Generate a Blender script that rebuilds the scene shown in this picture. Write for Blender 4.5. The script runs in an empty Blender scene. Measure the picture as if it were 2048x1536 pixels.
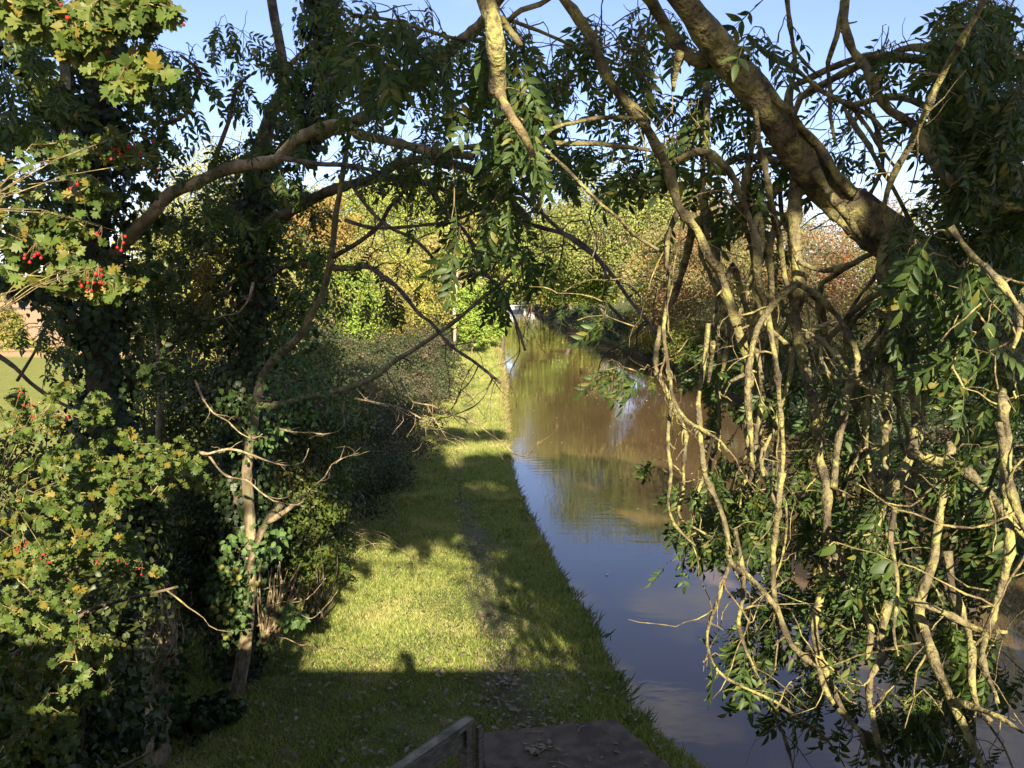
import bpy, bmesh, math, random
import numpy as np
from mathutils import Vector, Matrix

# ------------------------------------------------------------------ camera, sky, sun, exposure
SC = bpy.context.scene
COL = SC.collection
RNG = np.random.default_rng(11)
random.seed(5)
R = math.radians
CAM_H, PITCH, FPX = 4.3, 6.1, 1655.0
cam_d = bpy.data.cameras.new("camera")
cam = bpy.data.objects.new("camera", cam_d)
COL.objects.link(cam)
cam.location = (0, 0, CAM_H)
cam.rotation_euler = (R(90 - PITCH), 0, 0)
cam_d.sensor_width = 36.0
cam_d.lens = 36.0 * FPX / 2048.0
cam_d.clip_start = 0.05
cam_d.clip_end = 6000
SC.camera = cam

SUN_EL, SUN_AZ = 23.8, 7.9          # sun behind the camera, azimuth towards +x from -y
s_dir = Vector((math.sin(R(SUN_AZ)) * math.cos(R(SUN_EL)), -math.cos(R(SUN_AZ)) * math.cos(R(SUN_EL)), math.sin(R(SUN_EL))))
sun_d = bpy.data.lights.new("sun", 'SUN')
sun_d.energy = 5.0
sun_d.angle = R(0.55)
sun_d.color = (1.0, 0.87, 0.66)
sun = bpy.data.objects.new("sun", sun_d)
COL.objects.link(sun)
sun.rotation_euler = (-s_dir).to_track_quat('-Z', 'Y').to_euler()

W = bpy.data.worlds.new("World")
SC.world = W
W.use_nodes = True
nt = W.node_tree
nt.nodes.clear()
def wn(t, **k):
    n = nt.nodes.new(t)
    for a, b in k.items():
        setattr(n, a, b)
    return n
wo = wn('ShaderNodeOutputWorld')
bg = wn('ShaderNodeBackground')
sky = wn('ShaderNodeTexSky', sky_type='NISHITA', sun_disc=False)
sky.sun_elevation = R(SUN_EL)
sky.sun_rotation = R(180 - SUN_AZ)
sky.air_density = 1.0
sky.dust_density = 0.15
sky.ozone_density = 3.0
bg.inputs['Strength'].default_value = 0.06
# clouds: soft banks drifting above the top of the frame and low to the west
tc = wn('ShaderNodeTexCoord')
mp = wn('ShaderNodeMapping')
mp.inputs['Scale'].default_value = (2.2, 2.2, 5.5)
mp.inputs['Location'].default_value = (0.35, 0.2, 0.1)
nz = wn('ShaderNodeTexNoise')
nz.inputs['Scale'].default_value = 2.3
nz.inputs['Detail'].default_value = 7
nz.inputs['Roughness'].default_value = 0.55
cr = wn('ShaderNodeValToRGB')
cr.color_ramp.elements[0].position = 0.47
cr.color_ramp.elements[1].position = 0.68
sep = wn('ShaderNodeSeparateXYZ')
hm = wn('ShaderNodeMapRange')
hm.inputs['From Min'].default_value = 0.30
hm.inputs['From Max'].default_value = 0.36
hm.interpolation_type = 'SMOOTHSTEP'
mul = wn('ShaderNodeMath', operation='MULTIPLY')
mix = wn('ShaderNodeMix', data_type='RGBA')
mix.inputs['B'].default_value = (5.6, 5.3, 5.3, 1)
L = nt.links.new
L(tc.outputs['Generated'], mp.inputs['Vector'])
L(mp.outputs['Vector'], nz.inputs['Vector'])
L(nz.outputs['Fac'], cr.inputs['Fac'])
L(tc.outputs['Generated'], sep.inputs['Vector'])
L(sep.outputs['Z'], hm.inputs['Value'])
L(cr.outputs['Color'], mul.inputs[0])
L(hm.outputs['Result'], mul.inputs[1])
L(mul.outputs['Value'], mix.inputs['Factor'])
tint = wn('ShaderNodeMix', data_type='RGBA', blend_type='MULTIPLY')
tint.inputs['Factor'].default_value = 1.0
tint.inputs['B'].default_value = (1.16, 0.99, 1.12, 1)
L(sky.outputs['Color'], tint.inputs['A'])
L(tint.outputs['Result'], mix.inputs['A'])
L(mix.outputs['Result'], bg.inputs['Color'])
L(bg.outputs['Background'], wo.inputs['Surface'])

SC.view_settings.view_transform = 'Standard'
SC.view_settings.look = 'None'
SC.view_settings.exposure = 1.85
SC.view_settings.gamma = 1.0
SC.cycles.use_denoising = True
SC.cycles.max_bounces = 6
SC.cycles.diffuse_bounces = 3
SC.cycles.transmission_bounces = 3
SC.cycles.glossy_bounces = 3
SC.cycles.sample_clamp_indirect = 4.0

# ------------------------------------------------------------------ helpers
cp, sp = math.cos(R(PITCH)), math.sin(R(PITCH))
def at(px, py, Y):
    """the point that stands Y metres ahead of the bridge in the direction of a picture point"""
    a, b = (px - 1024) / FPX, (768 - py) / FPX
    d = np.array([a, cp + b * sp, -sp + b * cp])
    return np.array([0, 0, CAM_H]) + d * (Y / d[1])
def ground(px, py, z=0.0):
    a, b = (px - 1024) / FPX, (768 - py) / FPX
    d = np.array([a, cp + b * sp, -sp + b * cp])
    return np.array([0, 0, CAM_H]) + d * ((z - CAM_H) / d[2])
def unit(v):
    v = np.asarray(v, float)
    return v / (np.linalg.norm(v, axis=-1, keepdims=True) + 1e-12)
def rv(n=None):
    v = RNG.normal(size=(3,) if n is None else (n, 3))
    return unit(v)
def U(a, b, n=None):
    return RNG.uniform(a, b, n)

def mesh_np(name, V, T, mat, parent=None, smooth=False):
    V = np.ascontiguousarray(V, dtype=np.float32)
    T = np.ascontiguousarray(T, dtype=np.int32)
    me = bpy.data.meshes.new(name)
    me.vertices.add(len(V)); me.vertices.foreach_set('co', V.ravel())
    me.loops.add(T.size); me.loops.foreach_set('vertex_index', T.ravel())
    me.polygons.add(len(T))
    me.polygons.foreach_set('loop_start', np.arange(0, T.size, T.shape[1], dtype=np.int32))
    try:
        me.polygons.foreach_set('loop_total', np.full(len(T), T.shape[1], dtype=np.int32))
    except Exception:
        pass
    me.update(calc_edges=True)
    if smooth:
        me.polygons.foreach_set('use_smooth', np.ones(len(T), dtype=bool))
    if mat:
        me.materials.append(mat)
    o = bpy.data.objects.new(name, me)
    COL.objects.link(o)
    if parent is not None:
        o.parent = parent
        o.matrix_parent_inverse = Matrix.Translation(-Vector(parent.location))
    return o
def tag(o, label=None, cat=None, group=None, kind=None):
    if label: o['label'] = label
    if cat: o['category'] = cat
    if group: o['group'] = group
    if kind: o['kind'] = kind
    return o
def thing(name, loc, label, cat, group=None):
    o = bpy.data.objects.new(name, None)
    o.empty_display_size = 0.2
    COL.objects.link(o)
    o.location = tuple(float(c) for c in loc)
    return tag(o, label, cat, group)

class Tubes:
    """collects tapered tubes into one mesh and remembers their centre lines"""
    def __init__(s): s.V, s.T, s.n, s.C, s.D = [], [], 0, [], []
    def add(s, P, r, sides=6, knob=0.0, cap=True):
        P = np.asarray(P, float); r = np.asarray(r, float)
        n = len(P)
        t = unit(np.gradient(P, axis=0))
        a = np.array([0.31, 0.87, 0.41]) if abs(t[0] @ np.array([0.31, 0.87, 0.41])) < .85 else np.array([1., 0, 0])
        x = unit(np.cross(t[0], a)); X = np.empty((n, 3))
        for i in range(n):
            x = unit(x - t[i] * (x @ t[i])); X[i] = x
        Yv = np.cross(t, X)
        th = np.linspace(0, 2 * math.pi, sides, endpoint=False)
        rr = r[:, None] * (1 + knob * RNG.normal(size=(n, sides)) * .6 + knob * RNG.normal(size=(n, 1)))
        rr = np.clip(rr, r[:, None] * .5, r[:, None] * 1.9)
        ring = P[:, None] + rr[..., None] * (np.cos(th)[None, :, None] * X[:, None] + np.sin(th)[None, :, None] * Yv[:, None])
        s.V.append(ring.reshape(-1, 3))
        i = np.arange(n - 1)[:, None] * sides; j = np.arange(sides)[None]; k = (j + 1) % sides
        a0, b0, c0, d0 = i + j, i + k, i + sides + k, i + sides + j
        T = np.concatenate([np.stack([a0, b0, c0], -1).reshape(-1, 3), np.stack([a0, c0, d0], -1).reshape(-1, 3)]) + s.n
        s.T.append(T)
        m = n * sides
        if cap:
            s.V.append(P[[0, -1]])
            jj = np.arange(sides); kk = (jj + 1) % sides
            s.T.append(np.stack([np.full(sides, m), kk, jj], -1) + s.n)
            s.T.append(np.stack([np.full(sides, m + 1), jj + m - sides, kk + m - sides], -1) + s.n)
            m += 2
        s.n += m
        s.C.append(P); s.D.append(t)
    def build(s, name, mat, parent=None):
        return mesh_np(name, np.concatenate(s.V), np.concatenate(s.T), mat, parent, True)

def smooth_line(P, step):
    """Catmull-Rom through the points"""
    P = np.asarray(P, float)
    Q = np.vstack([2 * P[0] - P[1], P, 2 * P[-1] - P[-2]])
    out = []; prm = []
    for i in range(1, len(Q) - 2):
        p0, p1, p2, p3 = Q[i - 1], Q[i], Q[i + 1], Q[i + 2]
        k = max(2, int(np.linalg.norm(p2 - p1) / step))
        t = np.linspace(0, 1, k, endpoint=False)[:, None]
        out.append(.5 * (2 * p1 + (p2 - p0) * t + (2 * p0 - 5 * p1 + 4 * p2 - p3) * t ** 2 + (3 * p1 - p0 - 3 * p2 + p3) * t ** 3))
        prm.append((i - 1 + t[:, 0]) / (len(P) - 1))
    out.append(P[-1:]); prm.append(np.array([1.]))
    return np.concatenate(out), np.concatenate(prm)
def traced(pts, Y0, Y1, r0, r1, step=0.05, wob=0.3):
    """a real branch: its points with their distances ahead and its radius in metres"""
    n = len(pts)
    Ys = np.linspace(Y0, Y1, n)
    Ys = Ys + wob * 0.12 * np.sin(np.arange(n) * 1.7 + len(pts) * 2.1 + pts[0][0])
    P = np.array([at(x, y, Yk) for (x, y), Yk in zip(pts, Ys)])
    S, t = smooth_line(P, step)
    r = (r0 + (r1 - r0) * t) * ((Y0 + (Y1 - Y0) * t) / FPX)
    return S, r
def twig(start, d, length, r0, droop=0.4, kink=0.35, step=0.04):
    """a crooked twig from start along d"""
    n = max(3, int(length / step))
    P = [np.asarray(start, float)]; d = unit(d)
    for i in range(n):
        d = unit(d + RNG.normal(size=3) * kink * .5 + np.array([0, 0, -droop * step * 2]))
        P.append(P[-1] + d * (length / n))
    P = np.array(P)
    return P, np.linspace(r0, r0 * .35, len(P)), d

# ---- leaf templates: x across, y along, z normal
def blade(rows, fold=.25, curl=.25):
    """rows: (t, half width)"""
    V, T = [], []
    for t, w in rows:
        z = -curl * t * t
        V += [(-w, t, z + fold * w), (0, t, z), (w, t, z + fold * w)]
    for i in range(len(rows) - 1):
        a = 3 * i; b = a + 3
        T += [(a, a + 1, b + 1), (a, b + 1, b), (a + 1, a + 2, b + 2), (a + 1, b + 2, b + 1)]
    return np.array(V, float), np.array(T)
LEAFLET = blade([(0, .0), (.14, .09), (.4, .17), (.68, .13), (.88, .055), (1, .0)], .35, .3)
OVATE = blade([(0, .0), (.12, .16), (.38, .27), (.66, .2), (.86, .08), (1, .0)], .25, .22)
BROAD = blade([(0, .0), (.03, .02), (.1, .13), (.2, .22), (.32, .265), (.45, .275), (.58, .245), (.7, .19), (.8, .125), (.9, .055), (.96, .02), (1, .0)], .3, .3)
NARROW = blade([(0, .02), (.5, .08), (1, 0.01)], .3, .2)
RHOMB = (np.array([(0, 0, 0), (-.36, .5, .1), (.36, .5, .1), (0, 1, -.06)], float), np.array([(0, 2, 3), (0, 3, 1)]))
def fan(outline, cup=.12):
    V = [(0, .42, 0)] + [(x, y, cup * (abs(x) - .1) * (1 if i % 2 else -1) - .15 * y * y) for i, (x, y) in enumerate(outline)]
    n = len(outline)
    return np.array(V, float), np.array([(0, 1 + i, 1 + (i + 1) % n) for i in range(n)])
def mirror(h):
    return h + [(-x, y) for x, y in h[::-1] if abs(x) > 1e-6]
HAW = fan(mirror([(0, 0), (.1, .18), (.42, .22), (.40, .38), (.2, .40), (.5, .62), (.42, .74), (.22, .66), (.27, .92), (.12, .88), (0, 1.02)]))
IVY = fan(mirror([(0, .08), (.2, 0), (.42, .12), (.5, .3), (.36, .42), (.46, .62), (.2, .68), (0, 1.0)]))
MAPLE = fan(mirror([(0, 0), (.2, .02), (.44, .1), (.38, .24), (.62, .44), (.5, .52), (.3, .5), (.32, .74), (.18, .72), (0, 1.0)]))

def pinnate(n=5, rl=1.0):
    """ash leaf: n pairs of leaflets and one at the tip along a thin drooping stalk"""
    V, T, k = [], [], 0
    def put(base, ang, tilt, s):
        nonlocal k
        v, t = LEAFLET
        v = v * np.array([1.05 * s, s, s])
        c, q = math.cos(tilt), math.sin(tilt)
        v = v @ np.array([[1, 0, 0], [0, c, -q], [0, q, c]])     # hang
        c, q = math.cos(ang), math.sin(ang)
        v = np.stack([v[:, 0] * c + v[:, 1] * q, -v[:, 0] * q + v[:, 1] * c, v[:, 2]], -1)
        V.append(v + base); T.append(t + k); k += len(v)
    def spine(t): return np.array([0.02 * math.sin(3 * t), t * rl, -.22 * t * t])
    for i in range(n):
        t = .32 + .56 * i / (n - 1)
        s = .36 * (1 - .12 * abs(i - 2)) * RNG.uniform(.85, 1.1)
        for sd in (-1, 1):
            put(spine(t), sd * RNG.uniform(.75, 1.15), RNG.uniform(-.1, .5), s)
    put(spine(1), RNG.uniform(-.2, .2), .2, .36)
    ts = np.linspace(0, 1, 6)
    for a, b in zip(ts[:-1], ts[1:]):
        A, B = spine(a), spine(b); w = .008
        v = np.array([A + (w, 0, 0), A - (w, 0, 0), B + (w, 0, 0), B - (w, 0, 0), A + (0, 0, w * 1.6), B + (0, 0, w * 1.6)])
        V.append(v); T.append(np.array([(0, 1, 3), (0, 3, 2), (0, 4, 5), (0, 5, 2)]) + k); k += 6
    return np.concatenate(V), np.concatenate(T)
PINN = [pinnate(4), pinnate(5), pinnate(5), pinnate(3, .85)]

class Leaves:
    """collects oriented leaves of any template into one mesh"""
    def __init__(s): s.V, s.T, s.n = [], [], 0
    def add(s, tpl, pos, d, nrm, size):
        V, T = tpl
        pos = np.atleast_2d(np.asarray(pos, float)); N = len(pos)
        if N == 0: return
        d = unit(np.broadcast_to(d, (N, 3))); nrm = np.broadcast_to(nrm, (N, 3))
        x = unit(np.cross(d, nrm)); z = np.cross(x, d)
        M = np.stack([x, d, z], 1) * np.broadcast_to(size, (N,))[:, None, None]
        out = pos[:, None] + np.einsum('vk,nkj->nvj', V, M)
        s.V.append(out.reshape(-1, 3))
        s.T.append((T[None] + (np.arange(N) * len(V))[:, None, None]).reshape(-1, 3) + s.n)
        s.n += N * len(V)
    def build(s, name, mat, parent=None):
        return mesh_np(name, np.concatenate(s.V), np.concatenate(s.T), mat, parent)

# ------------------------------------------------------------------ materials
def new_mat(name):
    m = bpy.data.materials.new(name); m.use_nodes = True
    t = m.node_tree; t.nodes.clear()
    def N(ty, **k):
        n = t.nodes.new(ty)
        for a, b in k.items(): setattr(n, a, b)
        return n
    out = N('ShaderNodeOutputMaterial')
    return m, t, N, out
def ramp(N, stops):
    r = N('ShaderNodeValToRGB'); e = r.color_ramp.elements
    while len(e) < len(stops): e.new(.5)
    for el, (p, c) in zip(e, stops):
        el.position = p; el.color = (*c, 1)
    return r
def leaf_mat(name, cols, patch=None, pscale=.6, plo=.52, phi=.6, trans=.3, rough=.45, spec=.35, tcol=1.5):
    """leaf-to-leaf colour, with patches of a second range of colours"""
    m, t, N, out = new_mat(name); Lk = t.links.new
    g = N('ShaderNodeNewGeometry')
    r1 = ramp(N, [(i / max(1, len(cols) - 1), c) for i, c in enumerate(cols)])
    Lk(g.outputs['Random Per Island'], r1.inputs['Fac'])
    colour = r1.outputs['Color']
    if patch:
        r2 = ramp(N, [(i / max(1, len(patch) - 1), c) for i, c in enumerate(patch)])
        Lk(g.outputs['Random Per Island'], r2.inputs['Fac'])
        nz = N('ShaderNodeTexNoise'); nz.inputs['Scale'].default_value = pscale; nz.inputs['Detail'].default_value = 3
        Lk(g.outputs['Position'], nz.inputs['Vector'])
        r3 = ramp(N, [(plo, (0, 0, 0)), (phi, (1, 1, 1))])
        Lk(nz.outputs['Fac'], r3.inputs['Fac'])
        mx = N('ShaderNodeMix', data_type='RGBA')
        Lk(r3.outputs['Color'], mx.inputs['Factor']); Lk(colour, mx.inputs['A']); Lk(r2.outputs['Color'], mx.inputs['B'])
        colour = mx.outputs['Result']
    p = N('ShaderNodeBsdfPrincipled')
    p.inputs['Roughness'].default_value = rough
    p.inputs['Specular IOR Level'].default_value = spec
    Lk(colour, p.inputs['Base Color'])
    if trans > 0:
        tr = N('ShaderNodeBsdfTranslucent')
        gm = N('ShaderNodeMix', data_type='RGBA', blend_type='MULTIPLY')
        gm.inputs['Factor'].default_value = 1; gm.inputs['B'].default_value = (tcol * 1.05, tcol * 1.1, tcol * .6, 1)
        Lk(colour, gm.inputs['A']); Lk(gm.outputs['Result'], tr.inputs['Color'])
        ms = N('ShaderNodeMixShader'); ms.inputs['Fac'].default_value = trans
        Lk(p.outputs[0], ms.inputs[1]); Lk(tr.outputs[0], ms.inputs[2]); Lk(ms.outputs[0], out.inputs['Surface'])
    else:
        Lk(p.outputs[0], out.inputs['Surface'])
    return m
def rough_mat(name, c1, c2, scale=8, c3=None, lo=.4, hi=.6, bump=.4, bscale=40, rough=.85, stretch=(1, 1, 1), s3=3.0, lo3=.5, hi3=.62):
    m, t, N, out = new_mat(name); Lk = t.links.new
    g = N('ShaderNodeNewGeometry')
    mp = N('ShaderNodeMapping'); mp.inputs['Scale'].default_value = stretch
    Lk(g.outputs['Position'], mp.inputs['Vector'])
    nz = N('ShaderNodeTexNoise'); nz.inputs['Scale'].default_value = scale; nz.inputs['Detail'].default_value = 6
    Lk(mp.outputs['Vector'], nz.inputs['Vector'])
    r1 = ramp(N, [(lo, c1), (hi, c2)]); Lk(nz.outputs['Fac'], r1.inputs['Fac'])
    colour = r1.outputs['Color']
    if c3:
        n3 = N('ShaderNodeTexNoise'); n3.inputs['Scale'].default_value = s3; n3.inputs['Detail'].default_value = 8; n3.inputs['Roughness'].default_value = .65
        Lk(g.outputs['Position'], n3.inputs['Vector'])
        r3 = ramp(N, [(lo3, (0, 0, 0)), (hi3, (1, 1, 1))]); Lk(n3.outputs['Fac'], r3.inputs['Fac'])
        mx = N('ShaderNodeMix', data_type='RGBA'); mx.inputs['B'].default_value = (*c3, 1)
        Lk(r3.outputs['Color'], mx.inputs['Factor']); Lk(colour, mx.inputs['A']); colour = mx.outputs['Result']
    p = N('ShaderNodeBsdfPrincipled'); p.inputs['Roughness'].default_value = rough; p.inputs['Specular IOR Level'].default_value = .2
    Lk(colour, p.inputs['Base Color'])
    nb = N('ShaderNodeTexNoise'); nb.inputs['Scale'].default_value = bscale; nb.inputs['Detail'].default_value = 5
    Lk(mp.outputs['Vector'], nb.inputs['Vector'])
    b = N('ShaderNodeBump'); b.inputs['Strength'].default_value = bump; b.inputs['Distance'].default_value = .02
    Lk(nb.outputs['Fac'], b.inputs['Height']); Lk(b.outputs['Normal'], p.inputs['Normal'])
    Lk(p.outputs[0], out.inputs['Surface'])
    return m

M = {}
M['lichen_bark'] = rough_mat('lichen_bark', (.06, .048, .03), (.165, .14, .075), 14, (.27, .25, .085), bump=1.0, bscale=60, s3=13, lo3=.47, hi3=.6)
M['twig_lichen'] = rough_mat('twig_lichen', (.07, .05, .03), (.18, .14, .07), 20, (.30, .26, .09), bump=.7, bscale=90, s3=14, lo3=.5, hi3=.62)
M['dark_bark'] = rough_mat('dark_bark', (.05, .04, .028), (.13, .10, .065), 12, bump=.8, bscale=50)
M['sapling_bark'] = rough_mat('sapling_bark', (.13, .10, .06), (.32, .245, .155), 10, (.12, .12, .055), bump=.9, bscale=45, stretch=(1, 1, .4), s3=9, lo3=.48, hi3=.6)
M['dead_twig'] = rough_mat('dead_twig', (.17, .125, .07), (.36, .28, .165), 18, (.12, .1, .06), bump=.6, s3=12)
M['far_bark'] = rough_mat('far_bark', (.07, .055, .04), (.16, .13, .09), 3, bump=.3, bscale=10)
M['ash_leaf'] = leaf_mat('ash_leaf', [(.018, .034, .009), (.03, .055, .013), (.045, .08, .018), (.03, .055, .013), (.075, .11, .025), (.05, .085, .02), (.15, .14, .03)], trans=.3, rough=.5, spec=.28)
M['haw_leaf'] = leaf_mat('haw_leaf', [(.035, .06, .012), (.055, .09, .016), (.08, .12, .022), (.12, .14, .03), (.06, .095, .018), (.05, .08, .015), (.2, .15, .025)], trans=.28, rough=.5, spec=.25)
M['shrub_leaf'] = leaf_mat('shrub_leaf', [(.022, .036, .010), (.035, .056, .015), (.06, .08, .02), (.075, .085, .022), (.04, .065, .016)], [(.15, .13, .025), (.2, .14, .03), (.07, .09, .02)], 1.2, .58, .68, trans=.25)
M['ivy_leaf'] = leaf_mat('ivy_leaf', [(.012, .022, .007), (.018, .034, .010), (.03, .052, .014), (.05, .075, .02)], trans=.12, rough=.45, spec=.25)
M['bramble_leaf'] = leaf_mat('bramble_leaf', [(.022, .034, .014), (.035, .05, .02), (.055, .068, .028), (.08, .085, .04)], [(.12, .09, .05), (.09, .075, .045), (.06, .055, .035)], .7, .5, .6, trans=.2, rough=.55, spec=.2)
M['bank_leaf'] = leaf_mat('bank_leaf', [(.02, .035, .015), (.03, .05, .02), (.05, .07, .03)], [(.09, .065, .04), (.06, .05, .03)], .6, .55, .65, trans=.15)
M['berry'] = rough_mat('berry', (.24, .008, .01), (.46, .02, .02), 45, bump=0, rough=.35)
M['seed_key'] = leaf_mat('seed_key', [(.025, .013, .007), (.05, .026, .012), (.085, .042, .018)], trans=.1)
M['flower_head'] = rough_mat('flower_head', (.30, .30, .06), (.42, .4, .11), 120, bump=1, bscale=300)
PAL = {
    'yellowgreen': ([(.09, .125, .022), (.145, .185, .034), (.20, .225, .05), (.26, .26, .065)], [(.09, .12, .025), (.14, .16, .03)]),
    'brightgreen': ([(.06, .11, .018), (.10, .165, .025), (.15, .21, .035), (.19, .23, .045)], [(.2, .2, .04), (.13, .17, .03)]),
    'olive': ([(.07, .085, .02), (.11, .125, .027), (.16, .17, .035), (.2, .19, .045)], [(.16, .125, .04), (.13, .13, .04)]),
    'oak': ([(.07, .09, .025), (.11, .135, .035), (.16, .18, .05), (.21, .215, .065)], [(.18, .155, .06), (.15, .15, .055)]),
    'orange': ([(.20, .11, .04), (.24, .145, .05), (.18, .14, .045), (.13, .13, .04)], [(.13, .13, .03), (.2, .16, .05)]),
    'tan': ([(.19, .15, .055), (.24, .19, .07), (.15, .15, .045), (.11, .13, .035)], [(.15, .15, .035), (.1, .12, .03)]),
    'hawred': ([(.14, .11, .05), (.18, .14, .065), (.11, .11, .04), (.07, .09, .03), (.16, .125, .055), (.09, .11, .035)], [(.30, .06, .045), (.2, .11, .05), (.15, .12, .05), (.24, .09, .05)]),
    'hawtan': ([(.19, .145, .062), (.24, .185, .08), (.14, .13, .045), (.09, .11, .033), (.12, .135, .04)], [(.24, .13, .05), (.19, .11, .045), (.12, .13, .04)]),
    'yellow': ([(.22, .19, .04), (.3, .26, .06), (.17, .17, .035), (.12, .14, .03)], [(.1, .13, .03), (.15, .16, .035)]),
    'pale': ([(.13, .145, .05), (.19, .2, .07), (.24, .24, .09)], [(.12, .14, .05), (.2, .17, .07)]),
    'distant': ([(.1, .115, .04), (.14, .15, .05), (.18, .18, .065)], None),
}
PAL = {k: tuple(None if q is None else [tuple(min(.62, c * 1.4) for c in col) for col in q] for q in v) for k, v in PAL.items()}
for k, (a, b) in PAL.items():
    M['far_' + k] = leaf_mat('far_' + k, a, b, .5, .54, .62, trans=.25, rough=.6, spec=.15, tcol=1.3)

# ------------------------------------------------------------------ land, water
def interp(tab):
    xs, ys = zip(*tab)
    return lambda y: np.interp(y, xs, ys)
LE = [(-30, 2.6), (0, 2.3)]
for p in [(1400, 1536), (1248, 1411), (1190, 1271), (1128, 1165), (1091, 1096), (1040, 1005), (1023, 955), (1012, 900), (1006, 774), (999, 719), (992, 678)]:
    g = ground(*p); LE.append((g[1], g[0]))
LE += [(130, -2.0), (190, -2.2), (270, -1.5), (330, -1)]
xl = interp(LE)
xr = interp([(-30, 8.5), (10, 9.2), (40, 9.9), (77, 9.0), (130, 7.2), (270, 6.0), (330, 5)])
WZ = -0.33
def grid(us, vs, f):
    P = np.array([[f(u, v) for u in us] for v in vs], float)
    a, b = len(vs), len(us)
    i = np.arange(a - 1)[:, None] * b; j = np.arange(b - 1)[None]
    q = np.stack([i + j, i + j + 1, i + b + j + 1, i + b + j], -1).reshape(-1, 4)
    return P.reshape(-1, 3), q
Yv = np.concatenate([np.linspace(-30, 5, 12), np.linspace(6, 40, 100), np.linspace(42, 130, 60), np.linspace(140, 330, 24), [420, 600, 1000, 2000, 4000]])
def hill(x, y):
    """the land lies nearly flat, and far out it lifts a little"""
    d = max(0.0, -x - 25)
    return min(6.0, .004 * d) + max(0, y - 320) * .012
def wav(x, y):
    return .03 * math.sin(1.3 * x + .7 * y) + .02 * math.sin(2.9 * x - 1.9 * y) + .015 * math.sin(.9 * y + 4 * x)
offs = [-3000, -1200, -500, -250, -120, -60, -30, -18, -12, -9, -7, -6, -5] + list(np.linspace(-4.5, -.25, 18)) + [-.12, -.04, 0, .05, .10]
def left_land(u, y):
    x = float(xl(y)) + u
    if u <= -.12:
        z = wav(x, y) * min(1, -u) + hill(x, y)
    else:
        z = {-.04: -.03, 0: -.10, .05: -.4, .10: -1.2}[u]
        x += .05 * math.sin(3.1 * y) + .03 * math.sin(7.7 * y)
    return (x, y, z)
V1, Q1 = grid(offs, Yv, left_land)
offr = [-.1, 0, .15, .6, 1.1, 1.7, 2.3, 3, 5, 9, 20, 50, 120, 400, 1500, 3000]
zr = [-1.2, -.35, -.05, .5, 1.0, 1.5, 1.9, 2.1, 2.2, 2.3, 2.3, 2.3, 2.3, 2.3, 4, 10]
def right_land(u, y):
    k = offr.index(u)
    x = float(xr(y)) + u + (.15 * math.sin(1.1 * y) + .1 * math.sin(2.7 * y) if k < 7 else 0)
    return (x, y, zr[k] + (wav(x, y) * 3 if k > 2 else 0) + max(0, y - 320) * .012)
V2, Q2 = grid(offr, Yv, right_land)
# the far end where the canal bends away behind trees
xs3 = list(np.linspace(-8, 14, 12))
V3, Q3 = grid(xs3, [318, 322, 330, 420, 600, 1000, 2000, 4000], lambda u, y: (u, y, -1 if y < 320 else .2 + max(0, y - 320) * .012))
V = np.concatenate([V1, V2, V3 + np.array([0, 0, -.05])]); Q = np.concatenate([Q1, Q2 + len(V1), Q3 + len(V1) + len(V2)])

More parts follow.
